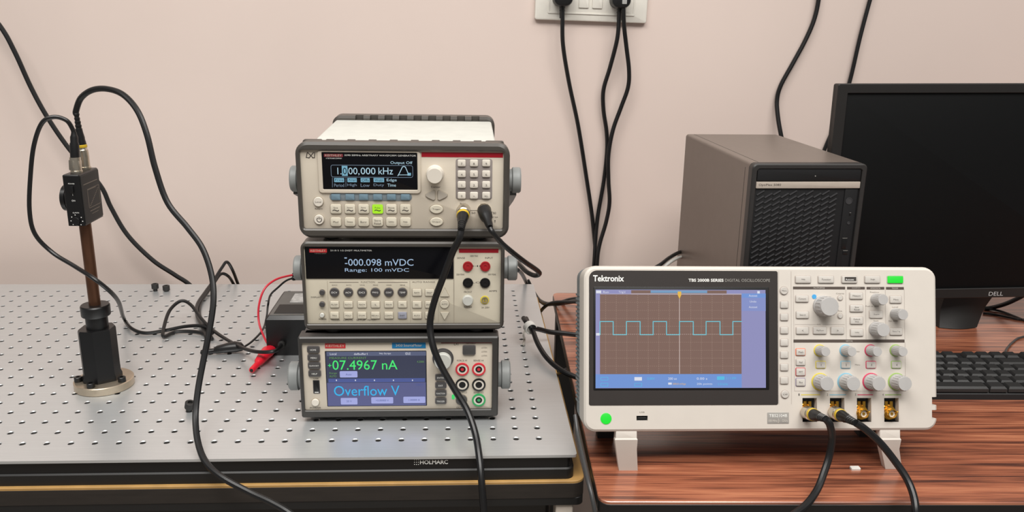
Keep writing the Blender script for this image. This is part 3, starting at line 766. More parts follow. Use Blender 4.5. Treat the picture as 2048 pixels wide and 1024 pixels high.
mb = MB(); mb.box(usb[0] + .02, usb[1] - .02, 3, 7.9, usb[2] + .02, usb[3] - .02, 'satin_black'); mb.box(usb[0] + 1.5, usb[1] - 1.5, .8, 5, usb[2] + 2.2, usb[2] + 3.4, 'soft_black'); mb.build('usb_port', sc)
mb = MB(); a = P.rect(1178, 541.5, 1555.5, 810)
q = rr(*a, 2, 6); q2 = rr(*a, 8, 6); q[7:14] = q2[7:14]
mb.loft([[(x, .5, z) for x, z in q], [(x, -.5, z) for x, z in q]], 'bezel_dark'); mb.build('screen_bezel', sc)
P.off = -.5
mb = MB(); a = P.rect(1187, 574, 1538, 780); mb.plate(*a, -.9, 0, 'satin_black', 1, .2)
y0 = -1.05
em(mb, 1191, 579.5, 1531, 776, 'em_lilac', y0)
em(mb, 1191, 748, 1483, 775.5, 'em_blue', y0 - .1); em(mb, 1483, 587, 1531, 595.5, 'em_blue', y0 - .1); em(mb, 1483, 595.5, 1531, 622, 'em_lilac2', y0 - .1)
em(mb, 1199.8, 589, 1482.5, 748, 'em_brown', y0 - .1)
em(mb, 1199.8, 580.5, 1453, 587, 'em_brown', y0 - .1); em(mb, 1301, 581, 1414, 586, 'em_skyblue', y0 - .2); em(mb, 1191, 580, 1262, 588, 'em_lilac', y0 - .2)
em(mb, 1199.8, 587.3, 1482.5, 588.6, 'em_gridhi', y0 - .2)
scr = mb.build('display', sc)
mb = MB(); yg = y0 - .3
for i in range(13):
    x = 1211 + i * 21.27
    if abs(x - 1358.6) < 3: continue
    for j in range(40): em(mb, x - .4, 590 + j * 3.95, x + .4, 592 + j * 3.95, 'em_grid', yg)
for i in range(1, 10):
    y = 589 + i * 15.9
    for j in range(71): em(mb, 1200.5 + j * 3.97, y - .35, 1202.5 + j * 3.97, y + .35, 'em_grid' if i != 5 else 'em_gridhi', yg)
em(mb, 1358, 589, 1359.2, 747.5, 'em_gridhi', yg)
mb.build('graticule', scr)
mb = MB(); pts = [(1199.8, 669)]; hi = True; xs_ = [1199.8] + [1140 + v / 2.845 for v in (245, 320, 398, 472, 548, 622, 700, 773, 852, 925, 975)]
for a, b in zip(xs_, xs_[1:]):
    y = 643 if hi else 669.3; pts += [(a, y), (b, y)]; hi = not hi
P_ = P; line(mb, pts, .85, 'em_trace', yg - .1); mb.build('square_wave_trace', scr)
mb = MB(); yt = yg - .15
a = P.rect(1354.5, 581, 1362.5, 598); tri(mb, [P(1355, 583), P(1362, 583), P(1362, 590), P(1358.5, 598), P(1355, 590)], yt - .05, yt, 'em_orange')
mb.build('trigger_marker', scr); mb = MB()
a = P.rect(1192, 581, 1202, 586.5); mb.flat(*a, yt, 'em_white', .1); tx(mb, 'Run', 1206, 582, 1217, 586, 'em_white', yt); mb.build('status_lettering', scr); mb = MB(); tx(mb, 'Trig\'d', 1237, 582, 1250, 587, 'em_white', yt)
mb.build('status_lettering', scr); mb = MB(); tx(mb, 'Autoset', 1497, 589, 1514, 593.5, 'em_white', yt); tx(mb, 'Undo', 1499, 601, 1512, 605, 'em_white', yt); tx(mb, 'Autoset', 1497, 612, 1514, 616, 'em_white', yt)
mb.build('menu_lettering', scr); mb = MB(); a = P.rect(1514, 582, 1519, 587); mb.flat(*a, yt, 'em_white', .1)
mb.build('status_icon', scr); mb = MB()
for x, y, k in ((1201, 754, 0), (1201, 766, 0), (1268.5, 766, 0)): outline(mb, x, y, x + 15, y + 6.5, 'em_cyan2', yt, .4, .3)
for x, y, k in ((1268.5, 754, 'em_white'), (1433.5, 752.5, 'em_cyan2')): a = P.rect(x, y, x + 15, y + 7); mk = MB(); mk.flat(*a, yt, k, .1); mk.build('channel_tag', scr)
for s_, x0, y, x1, k in (('200 us', 1336, 757, 1353, 'em_white'), ('2.00V', 1294, 757, 1309, 'em_cyan2'), ('0.00 s', 1393, 757, 1414, 'em_white'), ('500.0 mVpp', 1345, 768, 1371, 'em_orange'), ('20k points', 1393, 768, 1424, 'em_white'), ('2 / 1.20V', 1451, 756, 1472, 'em_cyan2'), ('1.0 kHz', 1436, 768, 1455, 'em_cyan2')): mk = MB(); tx(mk, s_, x0, y - 2.3, x1, y + 2.3, k, yt); mk.build('readout_lettering', scr)
em(mb, 1336, 765, 1343, 769, 'em_white', yt); em(mb, 1192, 666, 1199, 671, 'em_white', yt)
mb.build('readout_marker', scr)
mb = MB(); tx(mb, '*Tektronix', 1186, 550.5, 1248, 563, 'ink_white', -.62); tx(mb, '*TBS 2000B SERIES', 1377, 557.5, 1447, 563.5, 'ink_white', -.62); tx(mb, 'DIGITAL OSCILLOSCOPE', 1450, 557.8, 1540, 563.5, 'badge_grey', -.62); mb.build('maker_lettering', sc)
P.off = 0
mb = MB(); x, z = P(1212, 837); mb.lathe([(5.7, -.5), (5.7, .6), (5.0, .9), (0, .9)], (x, 0, z), (0, -1, 0), 'em_green', 28); mb.build('power_button', sc)
mb = MB(); a = P.rect(1534.5, 825, 1577.5, 847); mb.plate(*a, -.4, .4, 'badge_grey', .4, .1); tx(mb, 'TBS2104B', 1538, 828, 1574, 834, 'ink_white', -.5); tx(mb, '100 MHz', 1537, 839, 1554, 843.5, 'scope_white', -.5); tx(mb, '1 GS/s', 1559, 839, 1575, 843.5, 'scope_white', -.5)
a = P.rect(1556, 837, 1556.8, 846); mb.flat(*a, -.55, 'scope_white'); mb.build('model_badge', sc)
# raised control field with its printed boxes
mb = MB()
def hdr(x0, y0, x1, y1, t): 
    a = P.rect(x0, y0, x1, y1); mb = MB(); mb.flat(*a, -.2, 'header_dark', .3); mb.text(t, (a[0] + a[1]) / 2, (a[2] + a[3]) / 2, -.3, 'scope_white', h=1.2); mb.build('section_header', sc)
mb0 = mb
hdr(1586, 573.3, 1690, 578.6, 'MULTIPURPOSE'); hdr(1694, 573.6, 1729.5, 578.8, 'ACQUISITION'); hdr(1733, 573.8, 1768.5, 579, 'HORIZONTAL'); hdr(1772, 574, 1807.5, 579.2, 'TRIGGER'); hdr(1587, 679, 1809, 685, 'VERTICAL')
for pts in (((1586.5, 579), (1588, 678)), ((1691.5, 574), (1692.5, 678)), ((1731, 574), (1732, 678)), ((1770.5, 574), (1771.5, 678)), ((1808.5, 579), (1809.5, 678)), ((1588, 685), (1589, 782)), ((1810, 685), (1811, 782)), ((1589, 782), (1811, 782)), ((1590, 649), (1635, 649)), ((1645, 649), (1689, 649)), ((1557, 543), (1557.6, 808)), ((1582, 543), (1583, 808))):
    line(mb, pts, .45, 'scope_line', -.1)
for x0, x1, k, t in ((1602, 1640, 'c_yellow', '1'), (1659, 1692, 'c_blue', '2'), (1715, 1746, 'c_pink', '3'), (1770, 1802, 'c_green', '4')):
    a = P.rect(x0, 788.8, x1, 790.4); mk = MB(); mk.flat(*a, -.1, k, .2); mk.build('channel_bar', sc); mk = MB(); tx(mk, t, x0 - 5, 787, x0 - 3, 791.5, 'ink', -.1); mk.build('channel_number', sc)
for s_, x, y, wd in (('Position', 1749, 584.5, 9), ('Scale', 1752, 641.5, 5), ('Level', 1790, 614, 6), ('Position', 1714, 703, 5), ('Menu', 1715, 729.5, 5), ('Scale', 1716, 765, 4), ('Coarse', 1680, 587, 8), ('Fine', 1680, 622, 4), ('NAV', 1638, 649, 4), ('USB', 1284, 824.5, 5), ('Push to zero', 1744, 612.5, 13), ('Set 50%', 1786, 642, 9)): mk = MB(); tx(mk, s_, x - wd, y - 1.4, x + wd, y + 1.4, 'ink_soft', -.1); mk.build('control_lettering', sc)
mb.build('printed_outline', sc)
for x0, x1, t, k in ((1590.5, 1620.5, 'Help', 'scope_key'), (1636, 1666.5, 'Function', 'scope_key'), (1683, 1713, 'Autoset', 'scope_key'), (1729, 1759, 'Single', 'scope_key'), (1774.5, 1805, None, 'em_green')):
    o = button(sc, P, x0, 552, x1, 566, k, 'run_stop_button' if k == 'em_green' else 'button', 1.7, .9, 'scope_line', t, 'ink' if t != 'Autoset' else 'ink_white', th=1.9)
    if t == 'Autoset':
        mb = MB(); a = P.rect(1688, 554, 1711, 562); mb.flat(a[0], a[1], a[2], a[3], -1.74, 'ink', .05); mb.build('button_label', o)
for y in (609.4, 634, 660.5, 685, 709.5, 734.4, 760.7): button(sc, P, 1560.5, y - 6.8, 1575.5, y + 6.8, 'scope_key', 'side_button', 1.5, 1, 'scope_line')
roundbtn(sc, P, 1567.5, 581.5, 7.5, 'scope_key', 'menu_button', 1.5, 'scope_line', 'Menu'); roundbtn(sc, P, 1569.5, 788.6, 7.5, 'scope_key', 'menu_button', 1.5, 'scope_line', 'Off')
for x0, y0_, x1, y1_, t in ((1591, 591, 1616, 604, 'Cursors'), (1592, 623, 1616.5, 636.5, 'Search'), (1592, 654, 1616.5, 668, '<'), (1626, 654, 1652, 668, 'Play/Pause'), (1661, 654, 1687, 668, '>'),
                         (1699, 585, 1724.5, 598, 'Measure'), (1699.5, 610, 1725, 623.5, 'Save|Recall'), (1700, 634, 1725, 648, 'Default|Setup'), (1700.5, 658, 1725.5, 672, 'Utility'),
                         (1738.5, 621.5, 1764.5, 636, 'Acquire'), (1779, 592, 1802, 606, 'Menu'), (1779, 656, 1803.5, 670, 'Force Trig')):
    button(sc, P, x0, y0_, x1, y1_, 'scope_key', 'button', 1.6, 1, 'scope_line', t, th=1.7)
for y in (596, 632): roundbtn(sc, P, 1680, y, 4.6, 'scope_key', 'small_button', 1.2, 'scope_line')
x, z = P(1628.3, 593.3); mb = MB(); mb.lathe([(2.4, -.3), (2.4, .3), (1.2, .35), (1.2, .3)], (x, 0, z), (0, -1, 0), 'c_dot', 20); mb.lathe([(1.2, -.2), (1.2, .25), (0, .25)], (x, 0, z), (0, -1, 0), 'case_white', 16); mb.build('indicator_dot', sc)
knob(sc, P, 1646, 612, 20.5, 17, 'scope_knob', 'multipurpose_knob')
for px, py, r_ in ((1752, 598.5, 11.5), (1791, 628, 11.5)): knob(sc, P, px, py, r_, 16, 'scope_knob', 'position_knob')
knob(sc, P, 1751.5, 658, 14.5, 17, 'scope_knob', 'scale_knob')
CH = ('c_yellow', 'c_blue', 'c_pink', 'c_green')
for i, k in enumerate(CH):
    x = (1639, 1690.6, 1740.7, 1791)[i]
    knob(sc, P, x, 700.8, 10.2, 16, 'scope_knob', 'position_knob', k, 11.8)
    x = (1640, 1691.8, 1742, 1793)[i]
    knob(sc, P, x, 763.3, 15.4, 18, 'scope_knob', 'scale_knob', k, 17.3)
    x0 = (1631, 1681, 1731.5, 1782)[i]; button(sc, P, x0 + 1, 723, x0 + 19, 736, 'scope_key', 'channel_button', 1.6, .8, k, '1234'[i], th=2.2)
for y0_, y1_, k, t in ((697.8, 710.5, 'c_orange', 'Math'), (718.5, 730.5, 'scope_line', 'Ref'), (736.5, 751, 'c_red', 'FFT'), (757, 771.5, 'c_purple', 'Bus')): button(sc, P, 1592, y0_, 1609.5, y1_, 'scope_key', 'button', 1.5, .8, k, t, th=1.8)
SCB = []
for i, (px, py) in enumerate(((1612, 824), (1667, 824), (1724, 826), (1780, 826))):
    x, z = P(px, py, 0); mb = MB()
    mb.lathe([(8.0, -7), (8.0, -4.5), (7.2, -4), (7.0, -1), (6.0, -1), (6.0, 1), (5, 1.3), (4.9, 6), (4.0, 6.2), (3.8, 1), (1.6, 1), (1.4, 4.5), (0, 4.5)], (x, 0, z), (0, -1, 0), 'brass_gold', 26)
    mb.lathe([(3.9, 2), (3.7, 3.5), (1.5, 3.5)], (x, 0, z), (0, -1, 0), 'case_white', 18)
    for s_ in (-1, 1): mb.lathe([(.9, 3), (.9, 6.6)], (x, -4, z), (s_, 0, .3), 'brass_gold', 8)
    mb.build('bnc_connector', sc); SCB.append(Vector((x, -6, z)))
# side vents and handle rail
mb = MB()
for i in range(26): mb.box(-W2 + .6, -W2 + 3, 40, 68, 24 + i * 4.6, 26.2 + i * 4.6, 'scope_side')
mb.build('side_vent', sc)
# fold out feet, rear feet
for x0, x1, xb0, xb1, top, bot in ((1230, 1275.5, 1238, 1275.5, 866, 941), (1759, 1803, 1771, 1804, 866, 938)):
    mb = MB()
    L = []
    def lp(v): return P.R.transposed() @ (Vector(v) - P.org)
    a0 = zat(xb0, bot, DZ); a1 = zat(xb1, bot, DZ)
    t0 = P(x0, 866); t1 = P(x1, 866); h0 = P(x0, 881); h1 = P(x1, 881)
    mb.plate(t0[0] + 1.2, t1[0] - .5, P(x0, 880)[1], 2.5, 1.5, 9, 'scope_white', 1.6, .6)
    f0, f1 = lp(a0), lp(a1)
    def sec(xa, xb, y0, y1, z): return [(xa, y0, z), (xb, y0, z), (xb, y1, z), (xa, y1, z)]
    up = Vector((0, 0, 4.0)); 
    mb.loft([[f0, f1, f1 + lp(P.org + Vector((0, 9, 0))), f0 + lp(P.org + Vector((0, 9, 0)))],
             [(h0[0] + (f0.x - h0[0]) * .3, 0 + f0.y * .3, h0[1] * .7 + f0.z * .3), (h1[0], f1.y * .3, h1[1] * .7 + f1.z * .3), (h1[0], 8 + f1.y * .3, h1[1] * .7 + f1.z * .3), (h0[0] + (f0.x - h0[0]) * .3, 8 + f0.y * .3, h0[1] * .7 + f0.z * .3)],
             sec(h0[0], h1[0], .5, 8.5, h0[1] + .5), sec(h0[0] + .6, h1[0] - .6, 1.2, 8, h0[1] + 2)], 'scope_white')
    mb.build('front_foot', sc)
def lpt(v): return P.R.transposed() @ (Vector(v) - P.org)
for x in (-150, 150):
    mb = MB(); q = P.R @ Vector((x, 84, 3)) + P.org
    b0 = [lpt((q.x + dx, q.y + dy, DZ)) for dx, dy in ((-9, -7), (9, -7), (9, 7), (-9, 7))]
    b1 = [(x - 10, 76, 4), (x + 10, 76, 4), (x + 10, 92, 4), (x - 10, 92, 4)]
    mb.loft([b0, b1], 'soft_black'); mb.build('rear_foot', sc)
SCM = P.R.copy(); SCO = P.org.copy()

# ------------------------------------------------------------------ computer tower
TY = 205
tw = thing('computer_tower', 'grey desktop computer tower with a black slatted front standing behind the oscilloscope', 'computer', (0, 0, DZ), (0, 0, R(2.4)))
fl = yat(1499, 430, TY); frr = yat(1722, 430, TY)
tw.location = ((fl.x + frr.x) / 2 * MM, TY * MM, DZ * MM)
P = Panel(tw)
TW = 75.5
TH = 0.5 * (P(1515, 329)[1] + P(1725, 328)[1])
mb = MB()
mb.loft([[(x, 290, z) for x, z in rr(-TW, TW, 0, TH, 4, 4)], [(x, 12, z) for x, z in rr(-TW, TW, 0, TH, 4, 4)]], 'tower_grey'); mb.build('casing', tw)
mb = MB(); mb.box(-TW + 12, -TW + 12.6, 14, 288, TH - .2, TH + .15, 'soft_black'); mb.box(-TW - .15, -TW + .2, 26, 26.8, 4, TH - 8, 'soft_black'); mb.build('panel_seam', tw)
mb = MB(); mb.frame((-TW - .5, TW + .5, 0, TH + .5, 7), (-TW + 6, TW - 6, 5, TH - 6, 4), 0, 13, 'tower_frame', 1.6, deep=10); mb.build('front_frame', tw)
P.off = 3
mb = MB(); mb.plate(-TW + 5, TW - 5, 4, TH - 5, 3, 9, 'tower_black', 3, .2); mb.build('front_panel', tw)
zt0 = P(1620, 337)[1]; zt1 = P(1620, 361)[1]; zs0 = P(1620, 363)[1]; zs1 = P(1620, 376)[1]
mb = MB(); mb.plate(-TW + 7, TW - 7, zt1, zt0, 1.2, 3.5, 'tower_black', 1, .3); x, z = P(1629.5, 351.5); mb.lathe([(.8, 0), (.8, .4)], (x, 1.3, z), (0, -1, 0), 'badge_grey', 10); mb.build('drive_cover', tw)
mb = MB(); mb.plate(-TW + 6.5, TW - 6.5, zs1, zs0, .8, 3.5, 'tower_strip', .8, .3); a = P(1517.5, 370, .8); b_ = P(1562, 370, .8)
mb.text('OptiPlex 5080', (a[0] + b_[0]) / 2, (zs0 + zs1) / 2, .7, 'ink', h=3.6, w=b_[0] - a[0]); mb.build('name_strip', tw)
mb = MB(); gx0, gx1 = P(1513, 380)[0], P(1676, 380)[0]
n = 10; st = (gx1 - gx0) / n
for i in range(n):
    for j in range(38):
        cx = gx0 + (i + .5) * st; cz = zs1 - 6 - j * 7.0 - (3.5 if i % 2 else 0)
        if cz < 9: continue
        mt = Matrix.Translation((cx, 2.6, cz)) @ Matrix.Rotation(R(-32), 4, 'Y')
        mb.box(-st * .5, st * .5, -1.0, 1, -.65, .65, 'tower_slat', mt)
mb.build('vent_grille', tw)
mb = MB(); x0 = P(1681, 450)[0]; mb.plate(x0, TW - 8, 8, zs1 - 1.5, 1.8, 3.5, 'tower_black', 1, .3); pp = mb.build('port_panel', tw)
for px, py, nm, wd, ht in ((1698, 402, 'power_button', 9, 9), (1700, 428, 'indicator_light', 2, 3), (1697, 446, 'audio_jack', 4, 4), (1688, 487, 'usb_port', 6.5, 14), (1690, 505, 'usb_port', 6.5, 5)):
    x, z = P(px, py, 1.8); mb = MB()
    if nm in ('power_button', 'audio_jack'): mb.lathe([(wd / 2, -.3), (wd / 2, .5), (wd / 2 - .7, .6), (wd / 2 - .8, .2), (0, .2)], (x, 1.8, z), (0, -1, 0), 'tower_slat', 18)
    else:
        mb.plate(x - wd / 2, x + wd / 2, z - ht / 2, z + ht / 2, 1.3, 2.2, 'satin_black', .4, .1)
        mb.flat(x - wd / 2, x + wd / 2, z + ht / 2, z + ht / 2 + .5, 1.2, 'badge_grey')
    mb.build(nm, pp)

# ------------------------------------------------------------------ monitor
MY = 352
mon = thing('monitor', 'black computer monitor switched off, behind the tower and keyboard', 'monitor', (0, 0, DZ), (0, 0, R(1.0)))
tl = yat(1670, 170, MY); bl = yat(1640, 596, MY)
MW = 500
x0 = yat(1650, 400, MY).x
mon.location = ((x0 + MW / 2) * MM, MY * MM, DZ * MM)
P = Panel(mon)
ztop = P(1850, 165)[1]; zbot = P(1950, 596)[1]; zch = P(1950, 577)[1]
pan = bpy.data.objects.new('display_head', None)
rot = Matrix.Rotation(R(-.75), 4, 'Y')
def rol(mb):
    c = Vector((0, 0, (ztop + zbot) / 2)); mb.v = [tuple(rot @ (Vector(v) - c) + c) for v in mb.v]; return mb
mb = MB(); mb.plate(-MW / 2 + .5, MW / 2 - .5, zbot + .5, ztop - .5, 6, 16, 'monitor_black', 3, 1); mb.plate(-MW / 2 + 30, MW / 2 - 30, zbot + 25, ztop - 25, 15, 42, 'monitor_black', 10, 8); mb.frame((-MW / 2, MW / 2, zbot, ztop, 3), (-MW / 2 + 15, MW / 2 - 15, zch, ztop - 13, .6), 0, 8, 'monitor_black', 1.0, deep=4); bz = rol(mb).build('bezel', mon)
mb = MB(); mb.plate(-MW / 2 + 14, MW / 2 - 14, zch - 1, ztop - 12, 3, 7, 'screen_off', .5, .1); rol(mb).build('screen', mon)
mb = MB(); mb.box(-MW / 2 + 1, MW / 2 - 1, -.3, .3, zch - 1.6, zch - .4, 'soft_black'); rol(mb).build('chin_line', mon)
mb = MB(); a = P(1977.5, 587.5, 0); b_ = P(2006, 587.5, 0); mb.text('DELL', (a[0] + b_[0]) / 2, a[1], -.25, 'logo_silver', h=6.2, w=b_[0] - a[0]); mb.build('maker_lettering', mon)
mb = MB(); mb.plate(-120, 120, zbot + 40, ztop - 60, 38, 60, 'monitor_black', 20, 6); mb.build('rear_housing', mon)
n0 = zat(1872, 652, DZ); n1 = zat(1961, 660, DZ); 
nl = (n0.x - (x0 + MW / 2)); nr = (n1.x - (x0 + MW / 2)); ny = (n0.y + n1.y) / 2 - MY
t0 = P(1886, 600, 30)[0]; t1 = P(1985, 600, 30)[0]
mb = MB()
def nsec(xa, xb, y0, y1, z):
    o = []
    for i in range(13):
        t = i / 12; o.append((xa + (xb - xa) * t, y0 - 7 * math.sin(math.pi * t), z))
    return o + [(xb, y1, z), (xa, y1, z)]
mb.loft([nsec(nl, nr, ny, ny + 26, 1), nsec(nl + (t0 - nl) * .5, nr + (t1 - nr) * .5, ny + 12, ny + 34, zbot * .5), nsec(t0, t1, 26, 44, zbot), nsec(t0, t1, 34, 58, zbot + 80)], 'monitor_black')
mb.build('stand_neck', mon)
mb = MB(); mb.slab(nl + 2, nr - 2, ny + 2, ny + 110, 0, 5, 'monitor_black', r=18, bev=1); mb.build('stand_base', mon)

# ------------------------------------------------------------------ keyboard
k9 = zat(1915, 702, DZ + 20); kr = R(-1.5)
kb = thing('keyboard', 'black computer keyboard lying on the desk below the monitor', 'keyboard', (0, 0, DZ), (0, 0, kr))
U = 19.0
kb.location = ((k9.x - 11 * U) * MM, k9.y * MM, DZ * MM)        # local origin: left end of the function row, its rear edge
mb = MB()
pr_ = [(10, 8), (10, 13), (6, 17), (-104, 10), (-108, 7), (-109, 0), (8, 0)]
mb.loft([[(-10, y, z) for y, z in pr_], [(440, y, z) for y, z in pr_]], 'kb_black'); mb.build('body', kb)
def keycap(x, row_y, wd, zt):
    mb = MB(); g = .6; d = U - 3
    x0, x1, y1, y0 = x + g, x + wd * U - g, row_y, row_y - d
    mb.loft([[(x0, y0, zt - 7), (x1, y0, zt - 7), (x1, y1, zt - 7), (x0, y1, zt - 7)], [(x0 + .5, y0 + .5, zt - 3), (x1 - .5, y0 + .5, zt - 3), (x1 - .5, y1 - .3, zt - 3), (x0 + .5, y1 - .3, zt - 3)],
             [(x0 + 2.5, y0 + 3, zt - .6), (x1 - 2.5, y0 + 3, zt - .6), (x1 - 2.5, y1 - 1.5, zt + .3), (x0 + 2.5, y1 - 1.5, zt + .3)]], 'key_black')
    mb.build('key', kb)
rows = [(0, 22, [(7.5 + i, 1) for i in range(3)][:0] + [(8.5, 1), (9.5, 1)] + [(11 + i, 1) for i in range(4)] + [(15.3 + i, 1) for i in range(3)]),
        (-21.5, 21, [(8 + i, 1) for i in range(5)] + [(13, 2)] + [(15.3 + i, 1) for i in range(3)] + [(18.6 + i, 1) for i in range(4)]),
        (-39, 20, [(7.5 + i, 1) for i in range(6)] + [(13.5, 1.5)] + [(15.3 + i, 1) for i in range(3)] + [(18.6 + i, 1) for i in range(4)]),
        (-56.5, 19, [(6.75 + i, 1) for i in range(6)] + [(12.75, 2.25)] + [(18.6 + i, 1) for i in range(3)]),
        (-74, 18, [(6.25 + i, 1) for i in range(6)] + [(12.25, 2.75)] + [(16.3, 1)] + [(18.6 + i, 1) for i in range(4)]),
        (-91.5, 17, [(3.75, 6.25), (10, 1.25), (11.25, 1.25), (12.5, 1.25), (13.75, 1.25)] + [(15.3 + i, 1) for i in range(3)] + [(18.6, 2), (20.6, 1)])]
for y, zt, ks in rows:
    for x, wd in ks: keycap(x * U, y, wd, zt)

# ------------------------------------------------------------------ wall socket plate
q0 = yat(1069, 30, WALL - 5); q1 = yat(1292, 40, WALL - 5); zb = yat(1180, 43, WALL - 5).z
so = thing('wall_socket', 'white wall plate with two sockets and two rocker switches', 'wall socket', ((q0.x + q1.x) / 2, WALL, zb), (0, R(1.0), 0))
hw = (q1.x - q0.x) / 2
mb = MB(); mb.plate(-hw, hw, 0, 92, -10, 0, 'socket_white', 4, 2.5); mb.build('cover_plate', so)
mb = MB(); mb.frame((-hw + 22, hw - 22, 11, 82, 2), (-hw + 25, hw - 25, 14, 79, 1), -11.5, -8, 'socket_white', .6); mb.plate(-hw + 24, hw - 24, 13, 80, -10.6, -8, 'switch_white', 1, .3); mb.build('socket_insert', so)
cx0 = (q0.x + q1.x) / 2
for px in (1167, 1194):
    x = yat(px, 5, WALL - 10).x - cx0
    mb = MB(); mb.plate(x - 8.5, x + 8.5, 22, 66, -13, -10, 'switch_white', 1.5, .8); mb.build('rocker_switch', so)
for px in (1126, 1241):
    x = yat(px, 0, WALL - 10).x - cx0
    mb = MB(); mb.lathe([(19, 0), (19, .8), (18, 1)], (x, -10.4, 47), (0, -1, 0), 'switch_white', 28); mb.build('socket_face', so)

# ------------------------------------------------------------------ cables
def pth(*a):
    """mixed list: (px, py, 'y'|'z', depth) measured on a plane, or a 3D point"""
    o = []
    for p in a:
        if len(p) == 3: o.append(Vector(p))
        else: o.append(yat(p[0], p[1], p[3]) if p[2] == 'y' else zat(p[0], p[1], p[3]))
    return o
def cable(name, label, cat, pts, r, k='cable_black', group=None, n=10, sm_=7):
    base = pts[0]
    t = thing(name, label, cat, base, group=group)
    mb = MB(); mb.tube([p - base for p in pts], r, k, n, sm_); mb.build('wire', t)
    return t, base
def plugmesh(t, base, name, prof, org, axis, k, n=20):
    mb = MB(); mb.lathe(prof, Vector(org) - base, axis, k, n); return mb.build(name, t)
def bncplug(t, base, tip, axis, scale=1.0, ring=True, boot=26, nickel='nickel'):
    """push-on coax plug: metal sleeve, coloured band, black boot tapering onto the wire"""
    a = Vector(axis).normalized(); s_ = scale
    plugmesh(t, base, 'coupling_sleeve', [(7.0 * s_, -6), (7.2 * s_, -5), (7.2 * s_, 4), (6.4 * s_, 5), (6.2 * s_, 8)], tip, a, nickel, 24)
    if ring: plugmesh(t, base, 'colour_band', [(6.6 * s_, 7), (7.0 * s_, 7.5), (6.9 * s_, 10), (6.3 * s_, 10.5)], tip, a, 'band_yellow', 24)
    pr = [(6.2 * s_, 8), (6.4 * s_, 11), (6.0 * s_, 14), (5.6 * s_, 16), (5.6 * s_, 19), (4.6 * s_, 20 + boot * .2)]
    for i in range(4):
        z = 20 + boot * (.3 + .17 * i); pr += [(4.4 * s_ - i * .22, z), (4.4 * s_ - i * .22, z + 1.6), (3.7 * s_ - i * .2, z + 2), (3.7 * s_ - i * .2, z + 3)]
    pr += [(3.2, 20 + boot)]
    plugmesh(t, base, 'strain_relief', pr, tip, a, 'cable_black', 20)

# detector: signal lead over the front of the board
DX, DYc = -524, 150
def dcon(px, py, y): return yat(px, py, y)
c1 = dcon(166, 307, 172); c2 = dcon(150, 316, 146)
p1 = pth((153, 230, 'y', 172), (152, 222, 'y', 172), (162, 196, 'y', 168), (185, 180, 'y', 160), (215, 178, 'y', 150), (247, 190, 'y', 140), (275, 222, 'y', 130), (294, 270, 'y', 122), (310, 335, 'y', 115), (335, 405, 'y', 108), (375, 455, 'y', 100), (405, 497, 'y', 92), (423, 550, 'y', 80),
         (427, 600, 'y', 66), (419, 660, 'y', 50), (407, 720, 'y', 35), (396, 780, 'y', 18), (391, 835, 'y', 0), (396, 885, 'y', -25), (412, 925, 'y', -48), (445, 955, 'y', -66), (500, 985, 'y', -80), (545, 1006, 'y', -92), (585, 1030, 'y', -104), (640, 1075, 'y', -120))
t, b = cable('coaxial_cable', 'black coaxial cable arching from the detector and over the front edge of the breadboard', 'cable', p1, 3.4)
d = (p1[0] - c1).normalized()
bncplug(t, b, c1, d, .85, boot=(p1[0] - c1).length - 20)
p2 = pth((148, 270, 'y', 146), (145, 258, 'y', 146), (133, 241, 'y', 143), (108, 234, 'y', 140), (84, 246, 'y', 138), (68, 290, 'y', 138), (61, 350, 'y', 138), (59, 420, 'y', 138), (70, 468, 'y', 140), (105, 505, 'y', 144), (150, 533, 'y', 130), (200, 566, 'y', 110), (235, 600, 'y', 160), (247, 635, 'z', 14), (262, 656, 'z', 6), (290, 666, 'z', 3.5), (330, 661, 'z', 4), (370, 653, 'z', 8), (404, 652, 'z', 10), (425, 662, 'z', 6),
         (418, 668, 'z', 4), (385, 663, 'z', 4), (350, 664, 'z', 4), (327, 673, 'z', 4), (329, 650, 'z', 12), (340, 620, 'z', 24), (362, 602, 'z', 32), (382, 610, 'z', 28), (405, 640, 'z', 16), (432, 665, 'z', 8), (475, 691, 'z', 12), (510, 703, 'z', 20), (545, 703, 'z', 24), (558, 696, 'z', 22), (564, 688, 'y', 243))
t, b = cable('detector_power_lead', 'thin black lead looping left from the detector, then across the breadboard to the power adapter', 'cable', p2, 2.5)
plugmesh(t, b, 'plug_boot', [(3.2, -2), (5, 0), (5, 16), (4.2, 18), (4.2, 24), (3.4, 26), (2.6, 30)], c2, (p2[0] - c2), 'cable_black', 18)
plugmesh(t, b, 'plug_nut', [(6.2, -14), (6.6, -13), (6.6, -3), (5.4, -1)], c2, (p2[0] - c2), 'nickel', 6)
plugmesh(t, b, 'cord_grip', [(3.2, -2), (5, -1), (5, 7), (3.6, 9)], p2[-1], (p2[-2] - p2[-1]), 'soft_black', 16)
p = pth((-60, -20, 'y', 640), (0, 52, 'y', 640), (30, 105, 'y', 640), (62, 175, 'y', 640), (95, 235, 'y', 638), (140, 300, 'y', 636), (200, 370, 'y', 632), (222, 415, 'y', 630), (255, 470, 'y', 626), (305, 520, 'y', 622), (350, 550, 'y', 620), (385, 575, 'y', 620), (440, 640, 'y', 620))
cable('hanging_wire', 'long black wire sagging across the wall from the upper left corner', 'cable', p, 3.9)
